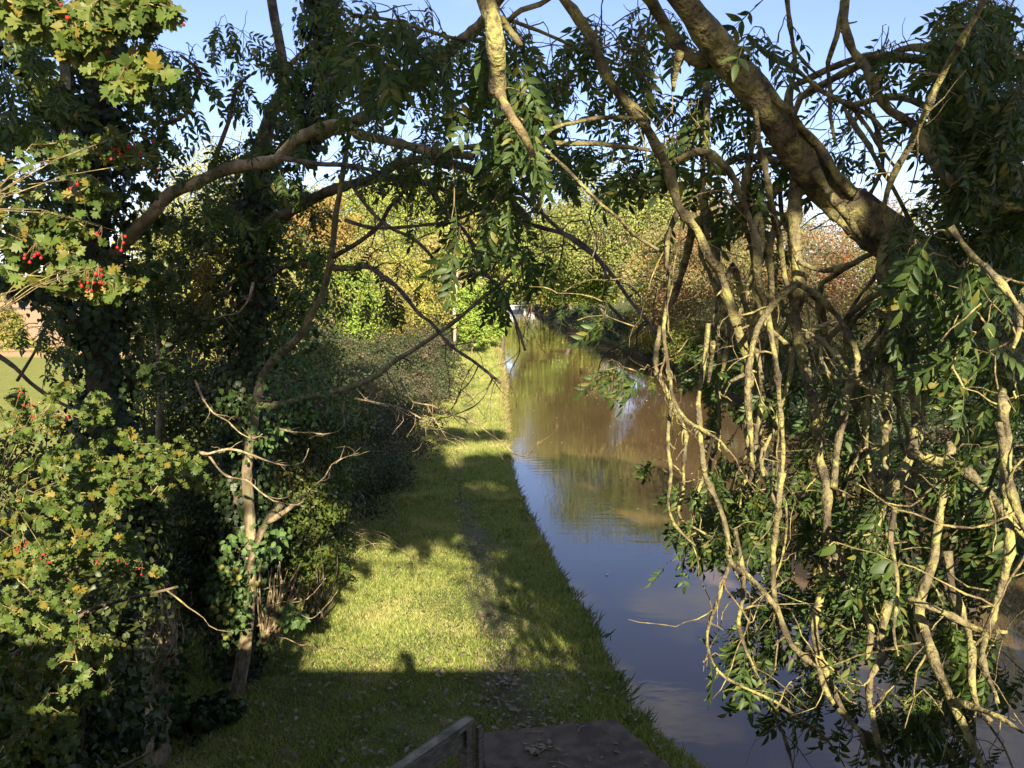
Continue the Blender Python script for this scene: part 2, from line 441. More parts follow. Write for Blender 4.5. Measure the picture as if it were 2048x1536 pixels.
def ground_material():
    m, t, N, out = new_mat('turf'); Lk = t.links.new
    g = N('ShaderNodeNewGeometry'); s = N('ShaderNodeSeparateXYZ'); Lk(g.outputs['Position'], s.inputs[0])
    n1 = N('ShaderNodeTexNoise'); n1.inputs['Scale'].default_value = 2.2; n1.inputs['Detail'].default_value = 8
    Lk(g.outputs['Position'], n1.inputs['Vector'])
    turf = ramp(N, [(.3, (.035, .045, .016)), (.5, (.07, .09, .025)), (.7, (.13, .125, .045))]); Lk(n1.outputs['Fac'], turf.inputs['Fac'])
    # pasture then stubble further out to the west
    nf = N('ShaderNodeTexNoise'); nf.inputs['Scale'].default_value = .05; Lk(g.outputs['Position'], nf.inputs['Vector'])
    past = ramp(N, [(.3, (.16, .18, .04)), (.7, (.22, .22, .06))]); Lk(n1.outputs['Fac'], past.inputs['Fac'])
    ws = N('ShaderNodeTexWave'); ws.inputs['Scale'].default_value = .35; ws.inputs['Distortion'].default_value = 2; ws.bands_direction = 'Y'
    Lk(g.outputs['Position'], ws.inputs['Vector'])
    stub = ramp(N, [(.0, (.40, .25, .13)), (1, (.50, .33, .19))]); Lk(ws.outputs['Color'], stub.inputs['Fac'])
    mf = N('ShaderNodeMapRange'); mf.inputs['From Min'].default_value = 60; mf.inputs['From Max'].default_value = 62
    ad = N('ShaderNodeMath', operation='MULTIPLY_ADD'); ad.inputs[1].default_value = 6; Lk(nf.outputs['Fac'], ad.inputs[0]); Lk(s.outputs['Y'], ad.inputs[2])
    Lk(ad.outputs[0], mf.inputs['Value'])
    fl = N('ShaderNodeMix', data_type='RGBA'); Lk(mf.outputs[0], fl.inputs['Factor']); Lk(past.outputs['Color'], fl.inputs['A']); Lk(stub.outputs['Color'], fl.inputs['B'])
    mxw = N('ShaderNodeMapRange'); mxw.inputs['From Min'].default_value = -9; mxw.inputs['From Max'].default_value = -12; Lk(s.outputs['X'], mxw.inputs['Value'])
    a = N('ShaderNodeMix', data_type='RGBA'); Lk(mxw.outputs[0], a.inputs['Factor']); Lk(turf.outputs['Color'], a.inputs['A']); Lk(fl.outputs['Result'], a.inputs['B'])
    # bare earth on the steep water's edge
    mz = N('ShaderNodeMapRange'); mz.inputs['From Min'].default_value = -.05; mz.inputs['From Max'].default_value = -.15; Lk(s.outputs['Z'], mz.inputs['Value'])
    b = N('ShaderNodeMix', data_type='RGBA'); b.inputs['B'].default_value = (.05, .036, .022, 1); Lk(mz.outputs[0], b.inputs['Factor']); Lk(a.outputs['Result'], b.inputs['A'])
    p = N('ShaderNodeBsdfPrincipled'); p.inputs['Roughness'].default_value = .9; p.inputs['Specular IOR Level'].default_value = .1
    Lk(b.outputs['Result'], p.inputs['Base Color'])
    nb = N('ShaderNodeTexNoise'); nb.inputs['Scale'].default_value = 14; nb.inputs['Detail'].default_value = 6; Lk(g.outputs['Position'], nb.inputs['Vector'])
    bm = N('ShaderNodeBump'); bm.inputs['Strength'].default_value = .8; bm.inputs['Distance'].default_value = .05; Lk(nb.outputs['Fac'], bm.inputs['Height']); Lk(bm.outputs['Normal'], p.inputs['Normal'])
    Lk(p.outputs[0], out.inputs['Surface'])
    return m
M['turf'] = ground_material()
tag(mesh_np('ground', V, Q, M['turf'], None, True), kind='structure')

def water_material():
    m, t, N, out = new_mat('canal_water'); Lk = t.links.new
    g = N('ShaderNodeNewGeometry'); mp = N('ShaderNodeMapping'); mp.inputs['Scale'].default_value = (.55, 1.5, 1)
    Lk(g.outputs['Position'], mp.inputs['Vector'])
    n1 = N('ShaderNodeTexNoise'); n1.inputs['Scale'].default_value = 2.4; n1.inputs['Detail'].default_value = 3; Lk(mp.outputs[0], n1.inputs['Vector'])
    n2 = N('ShaderNodeTexNoise'); n2.inputs['Scale'].default_value = .3; n2.inputs['Detail'].default_value = 2; Lk(g.outputs['Position'], n2.inputs['Vector'])
    r2 = ramp(N, [(.4, (.12, .12, .12)), (.62, (1, 1, 1))]); Lk(n2.outputs['Fac'], r2.inputs['Fac'])
    mu = N('ShaderNodeMath', operation='MULTIPLY'); Lk(n1.outputs['Fac'], mu.inputs[0]); Lk(r2.outputs['Color'], mu.inputs[1])
    b = N('ShaderNodeBump'); b.inputs['Strength'].default_value = .10; b.inputs['Distance'].default_value = .05; Lk(mu.outputs[0], b.inputs['Height'])
    n3 = N('ShaderNodeTexNoise'); n3.inputs['Scale'].default_value = .25; n3.inputs['Detail'].default_value = 4; Lk(g.outputs['Position'], n3.inputs['Vector'])
    c = ramp(N, [(.35, (.082, .054, .026)), (.65, (.105, .07, .034))]); Lk(n3.outputs['Fac'], c.inputs['Fac'])
    p = N('ShaderNodeBsdfPrincipled'); p.inputs['Roughness'].default_value = .03; p.inputs['IOR'].default_value = 1.45
    Lk(c.outputs['Color'], p.inputs['Base Color']); Lk(b.outputs['Normal'], p.inputs['Normal'])
    Lk(p.outputs[0], out.inputs['Surface'])
    return m
M['water'] = water_material()
Vw, Qw = grid([-4, 0, 4, 8, 13], list(np.linspace(-30, 326, 60)), lambda u, y: (u + (0 if u > -4 else 0), y, WZ))
tag(mesh_np('water', Vw, Qw, M['water']), kind='structure')

# worn earth line of the towpath
M['path'] = rough_mat('worn_earth', (.045, .036, .02), (.085, .068, .04), 7, (.065, .08, .024), bump=.8, bscale=25, s3=5, lo3=.44, hi3=.54)
def pathx(y): return float(xl(y)) - 1.05 - .012 * min(y, 40) + .1 * math.sin(.5 * y)
def path_pt(u, y):
    x = pathx(y) + u * (.26 + .05 * math.sin(2.3 * y) + .04 * math.sin(5.1 * y + u))
    return (x, y, wav(x, y) * min(1, abs(x - float(xl(y)))) + .008 + .012 * (1 - abs(u)))
Vp, Qp = grid([-1, -.5, 0, .5, 1], list(np.linspace(5, 90, 260)), path_pt)
tag(mesh_np('towpath', Vp, Qp, M['path'], None, True), kind='structure')

# ------------------------------------------------------------------ grass, fallen leaves
def hedge_x(y): return np.interp(y, [5, 8.5, 11, 14, 20, 27, 38, 60], [-4.2, -3.5, -3.0, -2.5, -2.35, -2.5, -2.9, -3.5])
M['grass'] = leaf_mat('grass', [(.10, .145, .03), (.155, .205, .04), (.22, .265, .055), (.29, .30, .09), (.42, .39, .17)], [(.37, .34, .13), (.46, .41, .19), (.25, .28, .065), (.32, .31, .10)], .9, .53, .66, trans=.3, rough=.5, spec=.25)
M['sedge'] = leaf_mat('sedge', [(.10, .12, .03), (.22, .18, .08), (.32, .24, .11), (.14, .14, .04)], trans=.25)
BL = (np.array([(-.5, 0, 0), (.5, 0, 0), (-.4, .5, 6.5e-1 * .1), (.4, .5, .065), (0, 1, .35)], float) * np.array([.12, 1, 1]), np.array([(0, 1, 3), (0, 3, 2), (2, 3, 4)]))
def blades(n, y0, y1, hmin, hmax, power):
    y = y0 * (y1 / y0) ** (U(0, 1, n) ** power)
    lo, hi = hedge_x(y) - .7, xl(y) + .02
    x = lo + (hi - lo) * U(0, 1, n)
    dp = np.abs(x - np.array([pathx(k) for k in y]))
    keep = (dp > .15 + .06 * np.sin(3 * y)) | (U(0, 1, n) < .62)
    keep &= ~((x > -.38) & (x < 1.02 + (7.83 - y) * .42) & (y < 7.6 + .2 * (x + .35)))
    x, y = x[keep], y[keep]; n = len(x)
    z = .03 * np.sin(1.3 * x + .7 * y) + .02 * np.sin(2.9 * x - 1.9 * y) + .015 * np.sin(.9 * y + 4 * x)
    z = z * np.minimum(1, np.abs(x - xl(y))) - .012
    d = unit(np.stack([U(-.8, .8, n), U(-.8, .8, n), np.full(n, .75)], -1))
    nr = unit(np.stack([U(-1, 1, n), U(-1, 1, n), np.full(n, .3)], -1))
    # tufts: taller grass in soft patches
    tuft = .5 + .5 * np.sin(2.1 * x + 1.3 * np.sin(1.7 * y)) * np.sin(1.9 * y + .8 * np.sin(2.3 * x))
    edge = np.clip(1.2 - np.abs(x - xl(y)), 0, 1) * .6 + np.clip(1 - np.abs(x - hedge_x(y)), 0, 1) * .8
    h = U(hmin, hmax, n) * (.65 + .6 * tuft + .6 * edge)
    return np.stack([x, y, z], -1), d, nr, h
gl = Leaves()
gl.add(BL, *blades(260000, 6.2, 17, .032, .075, 1.0))
gl.add(BL, *blades(110000, 17, 42, .07, .13, 1.15))
gl.add(BL, *blades(26000, 42, 95, .16, .28, 1.1))
tag(gl.build('grass', M['grass']), 'short mown grass covering the towpath verge beside the canal', 'grass', kind='stuff')
def tufts(lv, cx, cy, per, spread, h0, h1, out=0.0, z=0.0):
    m = len(cx); k = np.repeat(np.arange(m), per); n = len(k); h = U(h0, h1, m)[k] * U(.55, 1.1, n)
    P = np.stack([cx[k] + RNG.normal(0, spread, n), cy[k] + RNG.normal(0, spread, n), np.full(n, z)], -1)
    lv.add(BL, P, unit(np.stack([U(-.6, .6, n) + out, U(-.6, .6, n), U(.5, 1.2, n)], -1)), rv(n), h)
y = 7 * (32 / 7) ** U(0, 1, 300); x = hedge_x(y) + (xl(y) - hedge_x(y)) * U(-.05, 1, 300) ** 1.6; ok = ~((x > -.5) & (y < 8.3))
tufts(gl2 := Leaves(), x[ok], y[ok], 22, .06, .06, .14)
y = 7.9 * (40 / 7.9) ** U(0, 1, 260); tufts(gl2, xl(y) - U(-.02, .12, 260), y, 22, .08, .07, .2, .5, -.05)
M['tussock'] = leaf_mat('tussock', [(.06, .09, .02), (.09, .13, .028), (.14, .17, .04), (.2, .19, .06)], trans=.25)
tag(gl2.build('tussock_grass', M['tussock']), 'longer tufts of green grass along the verge and overhanging the bank', 'grass', kind='stuff')
sl = Leaves()
n = 14000
y = 7.0 * (95 / 7.0) ** U(0, 1, n); x = xl(y) + U(-.16, .06, n)
sc = np.clip(y / 14, 1, 3.2)
sl.add(BL, np.stack([x, y, np.full(n, -.06)], -1), unit(np.stack([U(-.1, 1.0, n), U(-.6, .6, n), U(.3, 1, n)], -1)), rv(n), U(.10, .22, n) * np.where(U(0, 1, n) < .1, 1.4, 1) * np.clip(y / 26, .45, 1.9))
tag(sl.build('sedge_fringe', M['sedge']), 'fringe of longer straw coloured grass hanging over the water edge', 'grass', kind='stuff')
M['litter'] = leaf_mat('leaf_litter', [(.08, .06, .035), (.13, .10, .065), (.19, .155, .11), (.17, .11, .05), (.09, .075, .05), (.12, .1, .03)], trans=.1, rough=.5)
fl = Leaves()
n = 4200
y = 5.6 * (24 / 5.6) ** (U(0, 1, n) ** 1.3); x = np.where(U(0, 1, n) < .3, np.array([pathx(k) for k in y]) + RNG.normal(0, .25, n), U(-4.2, 1.6, n))
ok = (x < xl(y) - .1) & ((y < 9.6) | (U(0, 1, n) < .18) | ((np.abs(x - np.array([pathx(k) for k in y])) < .3) & (U(0, 1, n) < .4))); x, y = x[ok], y[ok]; n = len(x)
fl.add(OVATE, np.stack([x, y, U(.05, .10, n)], -1), unit(np.stack([U(-1, 1, n), U(-1, 1, n), U(-.3, .3, n)], -1)), unit(np.stack([U(-.6, .6, n), U(-.6, .6, n), np.ones(n)], -1)), U(.04, .085, n))
n = 70; x = U(-.2, 1.5, n); y = U(5.6, 7.5, n); fl.add(OVATE, np.stack([x, y, np.full(n, .122)], -1), unit(np.stack([U(-1, 1, n), U(-1, 1, n), np.zeros(n)], -1)), unit(np.stack([U(-.3, .3, n), U(-.3, .3, n), np.ones(n)], -1)), U(.02, .06, n))
tag(fl.build('fallen_leaves', M['litter']), 'dry curled brown leaves scattered over the shaded grass', 'fallen leaves', kind='stuff')
M['speck'] = leaf_mat('pale_speck', [(.5, .48, .42), (.7, .68, .6), (.4, .36, .25)], trans=0)
fs = Leaves()
n = 240
y = U(34, 85, n); x = xl(y) + 2.5 + U(0, 1, n) ** .8 * (xr(y) - xl(y) - 3)
fs.add(RHOMB, np.stack([x, y, np.full(n, WZ + .012)], -1), unit(np.stack([U(-1, 1, n), U(-1, 1, n), np.zeros(n)], -1)), np.array([0, 0, 1.]), U(.05, .12, n))
n = 26
y = U(10, 34, n); x = xl(y) + .8 + U(0, 1, n) * 6
fs.add(RHOMB, np.stack([x, y, np.full(n, WZ + .012)], -1), unit(np.stack([U(-1, 1, n), U(-1, 1, n), np.zeros(n)], -1)), np.array([0, 0, 1.]), U(.04, .08, n))
tag(fs.build('floating_leaves', M['speck']), 'pale specks of leaves floating on the brown canal', 'floating leaves', kind='stuff')

# ------------------------------------------------------------------ trees further off
def crown_leaves(lv, c, rad, nclump, nleaf, size, tpl=RHOMB, low=-1.0, fill=.35, lump=.32, gaps=None):
    """leaf clumps spread through a crown: an uneven shell of lumps, each lump dense outside and open inside"""
    c = np.asarray(c, float); rad = np.asarray(rad, float)
    d = rv(nclump); d[:, 2] = np.where(d[:, 2] < low, -d[:, 2], d[:, 2])
    rr = np.where(U(0, 1, nclump) < fill, U(.25, .65, nclump), U(.66, .92, nclump)) * (1 + .12 * RNG.normal(size=nclump))
    cc = c + d * rr[:, None] * rad
    cr = lump * rad.min() * U(.55, 1.25, nclump)
    w = cr ** 2; k = RNG.choice(nclump, nleaf, p=w / w.sum())
    o = rv(nleaf); o[:, 2] = o[:, 2] * .8 + .12
    q = cr[k] * U(.0, 1, nleaf) ** .38 * (1 + .1 * RNG.normal(size=nleaf))
    P = cc[k] + o * q[:, None] * np.array([1.1, 1.1, .85])
    nrm = unit(o * 1.3 + rv(nleaf) * .6 + np.array([0, 0, .25]))
    if gaps is not None:
        k = gaps(P); P, nrm = P[k], nrm[k]; nleaf = len(P)
    dr = unit(np.cross(nrm, rv(nleaf)) + np.array([0, 0, -.25]))
    lv.add(tpl, P, dr, nrm, U(.7, 1.3, nleaf) * size)
    return cc
def tree(name, base, height, hw, pal, label, cat='tree', group=None, lean=(0, 0), trunk_frac=.28, nleaf=14000, size=None, low=-.55, depth=None, twigs=0, nclump=None, fill=.35):
    base = np.asarray(base, float)
    t = thing(name, base, label, cat, group)
    cz0 = base[2] + height * trunk_frac * .55
    c = np.array([base[0] + lean[0], base[1] + lean[1], (cz0 + base[2] + height) / 2])
    rad = np.array([hw, depth or hw, (base[2] + height - cz0) / 2])
    lv = Leaves(); ncl = nclump or int(40 + 17 * rad.max())
    dist = max(20, base[1])
    cc = crown_leaves(lv, c, rad, ncl, int(nleaf * 1.15), size or .0027 * dist, low=low, fill=.25, lump=.37)
    tb = Tubes()
    top = c + np.array([0, 0, rad[2] * .55])
    line, p = smooth_line([base - (0, 0, .2), base + (c - base) * .45 + rv() * .1 * hw, c, top], height / 14)
    r0 = max(.07, height * .022)
    tb.add(line, np.linspace(r0, r0 * .25, len(line)), 7, .08)
    for k in RNG.choice(len(cc), min(len(cc), 22), replace=False):
        j = int(len(line) * U(.3, .85)); s = line[j]
        l2, _ = smooth_line([s, s + (cc[k] - s) * .5 + rv() * .08 * hw + np.array([0, 0, -.06 * hw]), cc[k]], height / 12)
        tb.add(l2, np.linspace(r0 * .35, r0 * .08, len(l2)), 5, .1, False)
    for _ in range(twigs):
        s = cc[RNG.integers(len(cc))]; d = unit(s - c) + rv() * .7 + np.array([0, 0, .2])
        P, r, _d = twig(s + rv() * .3, d, U(.7, 1.8), .0011 * dist * .35, droop=.1, kink=.5, step=.25)
        tb.add(P, r, 3, 0, False)
    tb.build('trunk', M['far_bark'] if twigs < 50 else M['dead_twig'], t)
    lv.build('crown', M['far_' + pal], t)
    return t
def tree_px(name, px, Y, top, hw, pal, label, z0=0.0, bx=None, **k):
    tp = at(px, top, Y)
    x = tp[0] if bx is None else bx
    k.setdefault('lean', (tp[0] - x, 0))
    return tree(name, (x, Y, z0), tp[2] - z0, hw, pal, label, **k)
FARL = 'trees beyond the towpath hedge'
for a in [
    ('tall_tree', 705, 75, 345, 4.6, 'yellowgreen', 'yellow green tree behind the hedge with its rounded top against the sky'),
    ('autumn_tree', 650, 62, 388, 2.7, 'orange', 'orange brown autumn tree standing just behind the ivy covered trunk'),
    ('tall_tree', 800, 88, 318, 5.6, 'yellowgreen', 'tallest yellow green tree at the middle of the row past the hedge'),
    ('tall_tree', 880, 100, 352, 5.6, 'tan', 'tan and olive tree behind the wooden pole'),
    ('tall_tree', 950, 118, 335, 6.2, 'yellowgreen', 'broad yellow green tree rising above the pale pole'),
    ('tall_tree', 1010, 150, 395, 6.0, 'olive', 'olive tree at the canal side, last before the sky gap'),
    ('pale_tree', 430, 72, 285, 5.2, 'pale', 'pale hazy tree seen between the two ivy trunks'),
    ('pale_tree', 545, 84, 350, 5.4, 'olive', 'olive tree behind the second ivy trunk'),
    ('field_tree', 335, 64, 415, 4.2, 'olive', 'low olive tree at the field edge by the tall ivy trunk'),
    ]:
    nm, px, Y, top, hw, pal, lab = a
    tree_px(nm, px, Y, top, hw, pal, lab, group=FARL, nleaf=15000)
SHB = 'bushes along the towpath hedge line'
for a in [
    (975, 66, 560, 1.7, 'brightgreen', 'bright green bush leaning over the towpath beside the pole', 9000),
    (943, 60, 575, 1.5, 'brightgreen', 'fresh green bush right behind the wooden pole', 8000),
    (868, 62, 470, 2.6, 'tan', 'tan and orange bush short of the wooden pole', 10000),
    (905, 72, 480, 2.6, 'brightgreen', 'tall leafy green bush behind the white notice', 10000),
    (800, 58, 500, 2.8, 'yellow', 'yellowing bush in the middle of the hedge line', 10000),
    (735, 52, 470, 2.5, 'tan', 'brownish hawthorn bush behind the dark brambles', 10000),
    (690, 46, 520, 2.2, 'brightgreen', 'light green bush nearest the leaning sapling', 9000),
    (610, 44, 470, 2.6, 'olive', 'olive green bush behind the foot of the second ivy trunk', 9000),
    (525, 40, 480, 2.4, 'yellow', 'yellow tinged bush between the ivy trunks and the field', 9000),
    (440, 42, 470, 2.6, 'olive', 'rounded dull green bush at the edge of the pasture', 9000),
    (350, 36, 520, 2.2, 'yellow', 'yellow green bush glimpsed beside the tall ivy trunk', 8000),
    (270, 90, 520, 3.0, 'orange', 'orange leaved bush far out at the stubble field edge', 5000),
    ]:
    px, Y, top, hw, pal, lab, nl = a
    tree_px('hedge_bush', px, Y, top, hw, pal, lab, group=SHB, nleaf=nl, trunk_frac=.05, low=-.9, cat='bush')
tree_px('field_bush', 5, 66, 615, 1.8, 'olive', 'dull brown green bush alone in the stubble field', trunk_frac=.05, nleaf=5000, cat='bush', low=-.9)
for i, (px, Y, top) in enumerate([(10, 230, 545), (70, 240, 552), (130, 235, 540), (200, 250, 548), (280, 240, 538), (-60, 235, 538)]):
    tree_px('horizon_tree', px, Y, top, 7, 'distant', 'small distant tree on the skyline beyond the stubble field', group='trees on the skyline', nleaf=2500, trunk_frac=.05, low=-.9, nclump=50, size=.6, z0=.8)
# low green field hedge between pasture and stubble
lv = Leaves()
for k in range(60):
    crown_leaves(lv, (-15 - k * .75, 61.5 + .8 * math.sin(k * .7), .5), (.9, .7, .8), 6, 110, .16, lump=.6)
t = thing('field_hedge', (-35, 61.5, 0), 'low green hedge between the pasture and the stubble field', 'hedge')
lv.build('foliage', M['far_olive'], t)
tb = Tubes()
for k in range(30):
    P, r, _ = twig((-15 - k * 1.5, 61.5, 0), (0, 0, 1), 1.0, .03, 0, .3, .2); tb.add(P, r, 4)
tb.build('stem_growth', M['far_bark'], t)

# right bank
FARR = 'trees on the far bank'
for a in [
    ('canal_tree', 1225, 64, 340, 5.2, 'oak', 'tall yellow green tree bulging over the far bank, highest there', 12.0, 26000),
    ('canal_tree', 1340, 60, 350, 4.2, 'oak', 'olive green tree beside the tallest one on the far bank', 14.0, 22000),
    ('canal_tree', 1130, 88, 400, 4.6, 'oak', 'rounded green tree hanging low over the far bank water', 10.5, 20000),
    ('canal_tree', 1090, 125, 455, 4.5, 'brightgreen', 'small green tree where the canal narrows into the distance', 9.5, 12000),
    ('canal_tree', 1165, 70, 470, 3.2, 'brightgreen', 'low bright green tree drooping below the rounded one', 11.0, 16000),
    ('canal_tree', 1425, 70, 400, 4.5, 'olive', 'olive tree peeping out behind the russet hawthorns', 18.0, 12000),
    ('canal_tree', 1185, 100, 470, 4.5, 'olive', 'olive tree hidden deep between the tallest and the rounded far bank trees', 12.5, 9000),
    ('canal_tree', 1150, 135, 490, 5.0, 'olive', 'dull green tree furthest along the far bank behind the rounded one', 13.5, 9000),
    ]:
    nm, px, Y, top, hw, pal, lab, bx, nl = a
    tree_px(nm, px, Y, top, hw, pal, lab, z0=1.2, bx=bx, group=FARR, nleaf=nl, trunk_frac=.30 if Y < 90 else .12, low=-.7, depth=hw * 1.25)
HAWG = 'hawthorns along the far bank'
for px, Y, top, hw, pal, lab in [
    (1335, 50, 440, 2.6, 'hawtan', 'straw coloured hawthorn, first along the bank after the green trees'),
    (1415, 46, 400, 2.9, 'hawred', 'russet hawthorn with the brightest red sprays, above the dark bank'),
    (1490, 42, 392, 2.9, 'hawred', 'rusty hawthorn between the red one and the thick hanging stem'),
    (1580, 37, 396, 2.9, 'hawtan', 'orange tan hawthorn directly behind the thick hanging stem'),
    (1670, 33, 398, 2.8, 'hawred', 'pinkish brown hawthorn behind the forked leaning limb'),
    (1770, 28.5, 405, 2.7, 'hawred', 'half shaded brown hawthorn past the forked limb'),
    (1890, 25, 385, 2.6, 'olive', 'dark olive hawthorn behind the dense leaves'),
    (2010, 22, 370, 2.6, 'olive', 'dark bush at the picture edge on the far bank'),
    ]:
    tree_px('hawthorn_tree', px, Y, top, hw, pal, lab, z0=1.6, group=HAWG, nleaf=13000, trunk_frac=.02, low=-.95, twigs=260, cat='hawthorn', size=.0027 * Y, bx=at(px, 700, Y)[0] + .6)
tree_px('waterside_bush', 1312, 54, 560, 2.0, 'yellow', 'yellow bush drooping over the far bank down to the water', z0=.2, bx=10.6, nleaf=11000, trunk_frac=.02, low=-.98, twigs=120, cat='bush', size=.12)
tree_px('waterside_bush', 1385, 46, 640, 1.7, 'olive', 'shaded bush below the russet hawthorn with red sprays', z0=-.1, bx=11.2, nleaf=7000, trunk_frac=.02, low=-.98, cat='bush')
FE = 'trees closing the far end of the canal'
for px, Y, top, pal, lab in [(1128, 165, 500, 'olive', 'dark green tree on the far bank halfway to the boat'), (1105, 200, 505, 'oak', 'small green tree on the far bank short of the boat'), (1000, 250, 520, 'yellowgreen', 'small yellow green tree left of the far boat'), (1030, 345, 505, 'olive', 'distant olive tree straight above the far boat'), (1055, 300, 530, 'yellow', 'golden tree just above the far boat'), (1080, 240, 500, 'oak', 'green tree on the far bank beside the boat'), (1045, 380, 470, 'yellowgreen', 'tallest hazy tree at the vanishing end of the canal')]:
    tree_px('far_tree', px, Y, top, 6.5, pal, lab, z0=.3, group=FE, nleaf=6000, trunk_frac=.05, low=-.9, size=.7)

# dark tangle on the steep far bank: nobody could count its plants
lv = Leaves()
for k in range(700):
    Y = 11 * (230 / 11) ** U(0, 1); u = U(0, 1)
    x = float(xr(Y)) + .1 + u * 2.6; z = -.15 + u * 2.2 + U(0, .5)
    crown_leaves(lv, (x, Y, z), (.75, .8 + Y * .012, .6), 4, 150, .05 + Y * .0013, lump=.6, low=-.3)
tag(lv.build('bank_undergrowth', M['bank_leaf']), 'dark tangle of brambles and ivy covering the steep far bank', 'undergrowth', kind='stuff')

# ------------------------------------------------------------------ bramble hedge left of the towpath
BR = 'bramble clumps of the towpath hedge'
blabs = ['low bramble clump nearest the slender trunk', 'bramble clump with dry brown tips beside the bright grass', 'dark bramble clump behind the sunlit dead twigs', 'grey green bramble clump where the grass verge narrows', 'bramble clump with bare stalks below the crossing branches',
         'rounded dark bramble beside the shaded path', 'tall bramble clump under the hanging ash twigs', 'bramble clump short of the sunlit strip of path', 'last dark bramble before the wooden pole', 'low bramble near the pole foot']
for i, (Y, dx, h, w) in enumerate([(11.4, 1.0, 1.2, .8), (13, .95, 1.5, .95), (14.8, .9, 1.9, 1.2), (17.2, 1.1, 2.1, 1.4), (20, 1.2, 2.3, 1.5), (23.5, 1.3, 2.4, 1.7), (27.5, 1.5, 2.5, 1.9), (32.5, 1.6, 2.5, 2.1), (38.5, 1.8, 2.5, 2.3), (46, 2.0, 2.4, 2.6)]):
    x = float(hedge_x(Y)) - dx
    t = thing('bramble_bush', (x, Y, 0), blabs[i], 'bramble', BR)
    lv = Leaves()
    crown_leaves(lv, (x, Y, h * .45), (w * 1.15, w * 1.25, h * .55), 46, int(15000 - 600 * i), .028 + .0016 * Y, tpl=RHOMB, low=-.7, lump=.36)
    crown_leaves(lv, (x - 1.6 * w, Y + .5, h * .55), (w * 1.4, w * 1.3, h * .6), 30, 7000, .03 + .0016 * Y, low=-.7, lump=.36)
    lv.build('foliage', M['bramble_leaf'], t)
    tb = Tubes()
    for k in range(26):
        s = np.array([x + U(-w, w), Y + U(-w, w), 0])
        P, r, _ = twig(s, (U(-.3, .6), U(-.5, .3), 1.2), h * U(.9, 1.5), .006 + .0002 * Y, 1.0, .3, .12); tb.add(P, r, 4, 0, False)
    tb.build('stem_growth', M['dead_twig'], t)

# ------------------------------------------------------------------ near trees, traced as real limbs
def leafspray(lv, tb, centers, anchors, n_leaf, size, tpls, r=.0022, droop=.75, mat=None, spread=.5, nface=(.25, -.75, .35), adirs=None):
    """twigs from the nearest limb to each spray, and leaves hung round the end of the twig"""
    centers = sorted(centers, key=lambda c: np.linalg.norm(anchors - c, axis=1).min())
    grown = np.empty((len(centers) * 3, 3)); ng = 0
    for c in centers:
        A = np.concatenate([anchors, grown[:ng]])
        dd = np.linalg.norm(A - c, axis=1)
        j = int(np.argmin(dd + U(0, .10, len(dd)))); a = A[j]
        v = c - a; Ld = np.linalg.norm(v)
        if Ld > 1.6:
            a = c - v * (1.1 / Ld); v = c - a; Ld = 1.1
        mid = a + v * .5 + np.array([0, 0, .10 * Ld]) + rv() * .07 * Ld
        P, _ = smooth_line([a, mid, c], .05)
        P = P + RNG.normal(size=P.shape) * .004
        tb.add(P, np.linspace(r * 1.5, r * .7, len(P)), 4, .15, False)
        q3 = P[np.linspace(len(P) * .35, len(P) - 1, 3).astype(int)]; grown[ng:ng + 3] = q3; ng += 3
        k = max(1, int(RNG.poisson(n_leaf)))
        tip = unit(P[-1] - P[-2])
        along = P[np.clip(len(P) - 1 - RNG.integers(0, max(1, min(len(P) - 1, 5)), k), 0, len(P) - 1)]
        d = unit(tip * .35 + rv(k) * spread + np.array([0, 0, -droop]))
        nr = unit(np.array(nface) + rv(k) * .75)
        sz = size * U(.7, 1.2, k)
        w = RNG.integers(len(tpls), size=k)
        for q in range(len(tpls)):
            s = w == q
            if s.any(): lv.add(tpls[q], along[s], d[s], nr[s], sz[s])
def zone(px, py, rx, ry, Y0, Y1, n):
    out = []
    for _ in range(n):
        a, q = U(0, 6.283), math.sqrt(U(0, 1))
        out.append(at(px + rx * q * math.cos(a), py + ry * q * math.sin(a), U(Y0, Y1)))
    return out
def auto_twigs(tb, lines, per_m, Lr, rr, droop, store, kink=.45, up=0.0):
    for P, r in lines:
        Ln = np.linalg.norm(np.diff(P, axis=0), axis=1).sum()
        for _ in range(RNG.poisson(per_m * Ln)):
            j = RNG.integers(1, len(P) - 1) if len(P) > 3 else 1
            t = unit(P[j] - P[j - 1]); d = unit(t * .5 + rv() * .9 + np.array([0, 0, up]))
            Q, q, e = twig(P[j], d, U(*Lr), min(r[j] * .6, U(*rr)), droop, kink)
            tb.add(Q, q, 5, .14, False); store.append((Q, q))

# ---- leaning ash whose trunk comes in from the far bank and arches over the water
ash = thing('leaning_ash_tree', (9.2, 6.4, .2), 'lichen covered ash leaning over the canal with bare crooked hanging branches', 'tree')
ASH = []   # (points, radius) of every limb
tb = Tubes()
tr = np.array([(9.2, 6.4, .0), (7.6, 5.9, 1.3), (5.4, 5.1, 2.6), (3.9, 4.4, 3.35)])
up = [at(*p) for p in [(2075, 760, 3.75), (1960, 640, 3.6), (1860, 545, 3.5), (1790, 480, 3.4), (1735, 438, 3.35), (1665, 385, 3.3), (1605, 325, 3.25), (1550, 240, 3.15), (1480, 150, 3.05), (1410, 60, 2.95), (1345, -30, 2.85), (1230, -190, 2.7), (1050, -420, 2.5), (900, -800, 2.3)]]
P, t = smooth_line(np.vstack([tr, up]), .06)
r = np.interp(t, [0, .2, .36, .55, .62, .75, .82, 1], [.24, .17, .10, .072, .062, .052, .043, .025])
tb.add(P, r, 14, .045); ASH.append((P, r))
tb.build('trunk', M['lichen_bark'], ash)
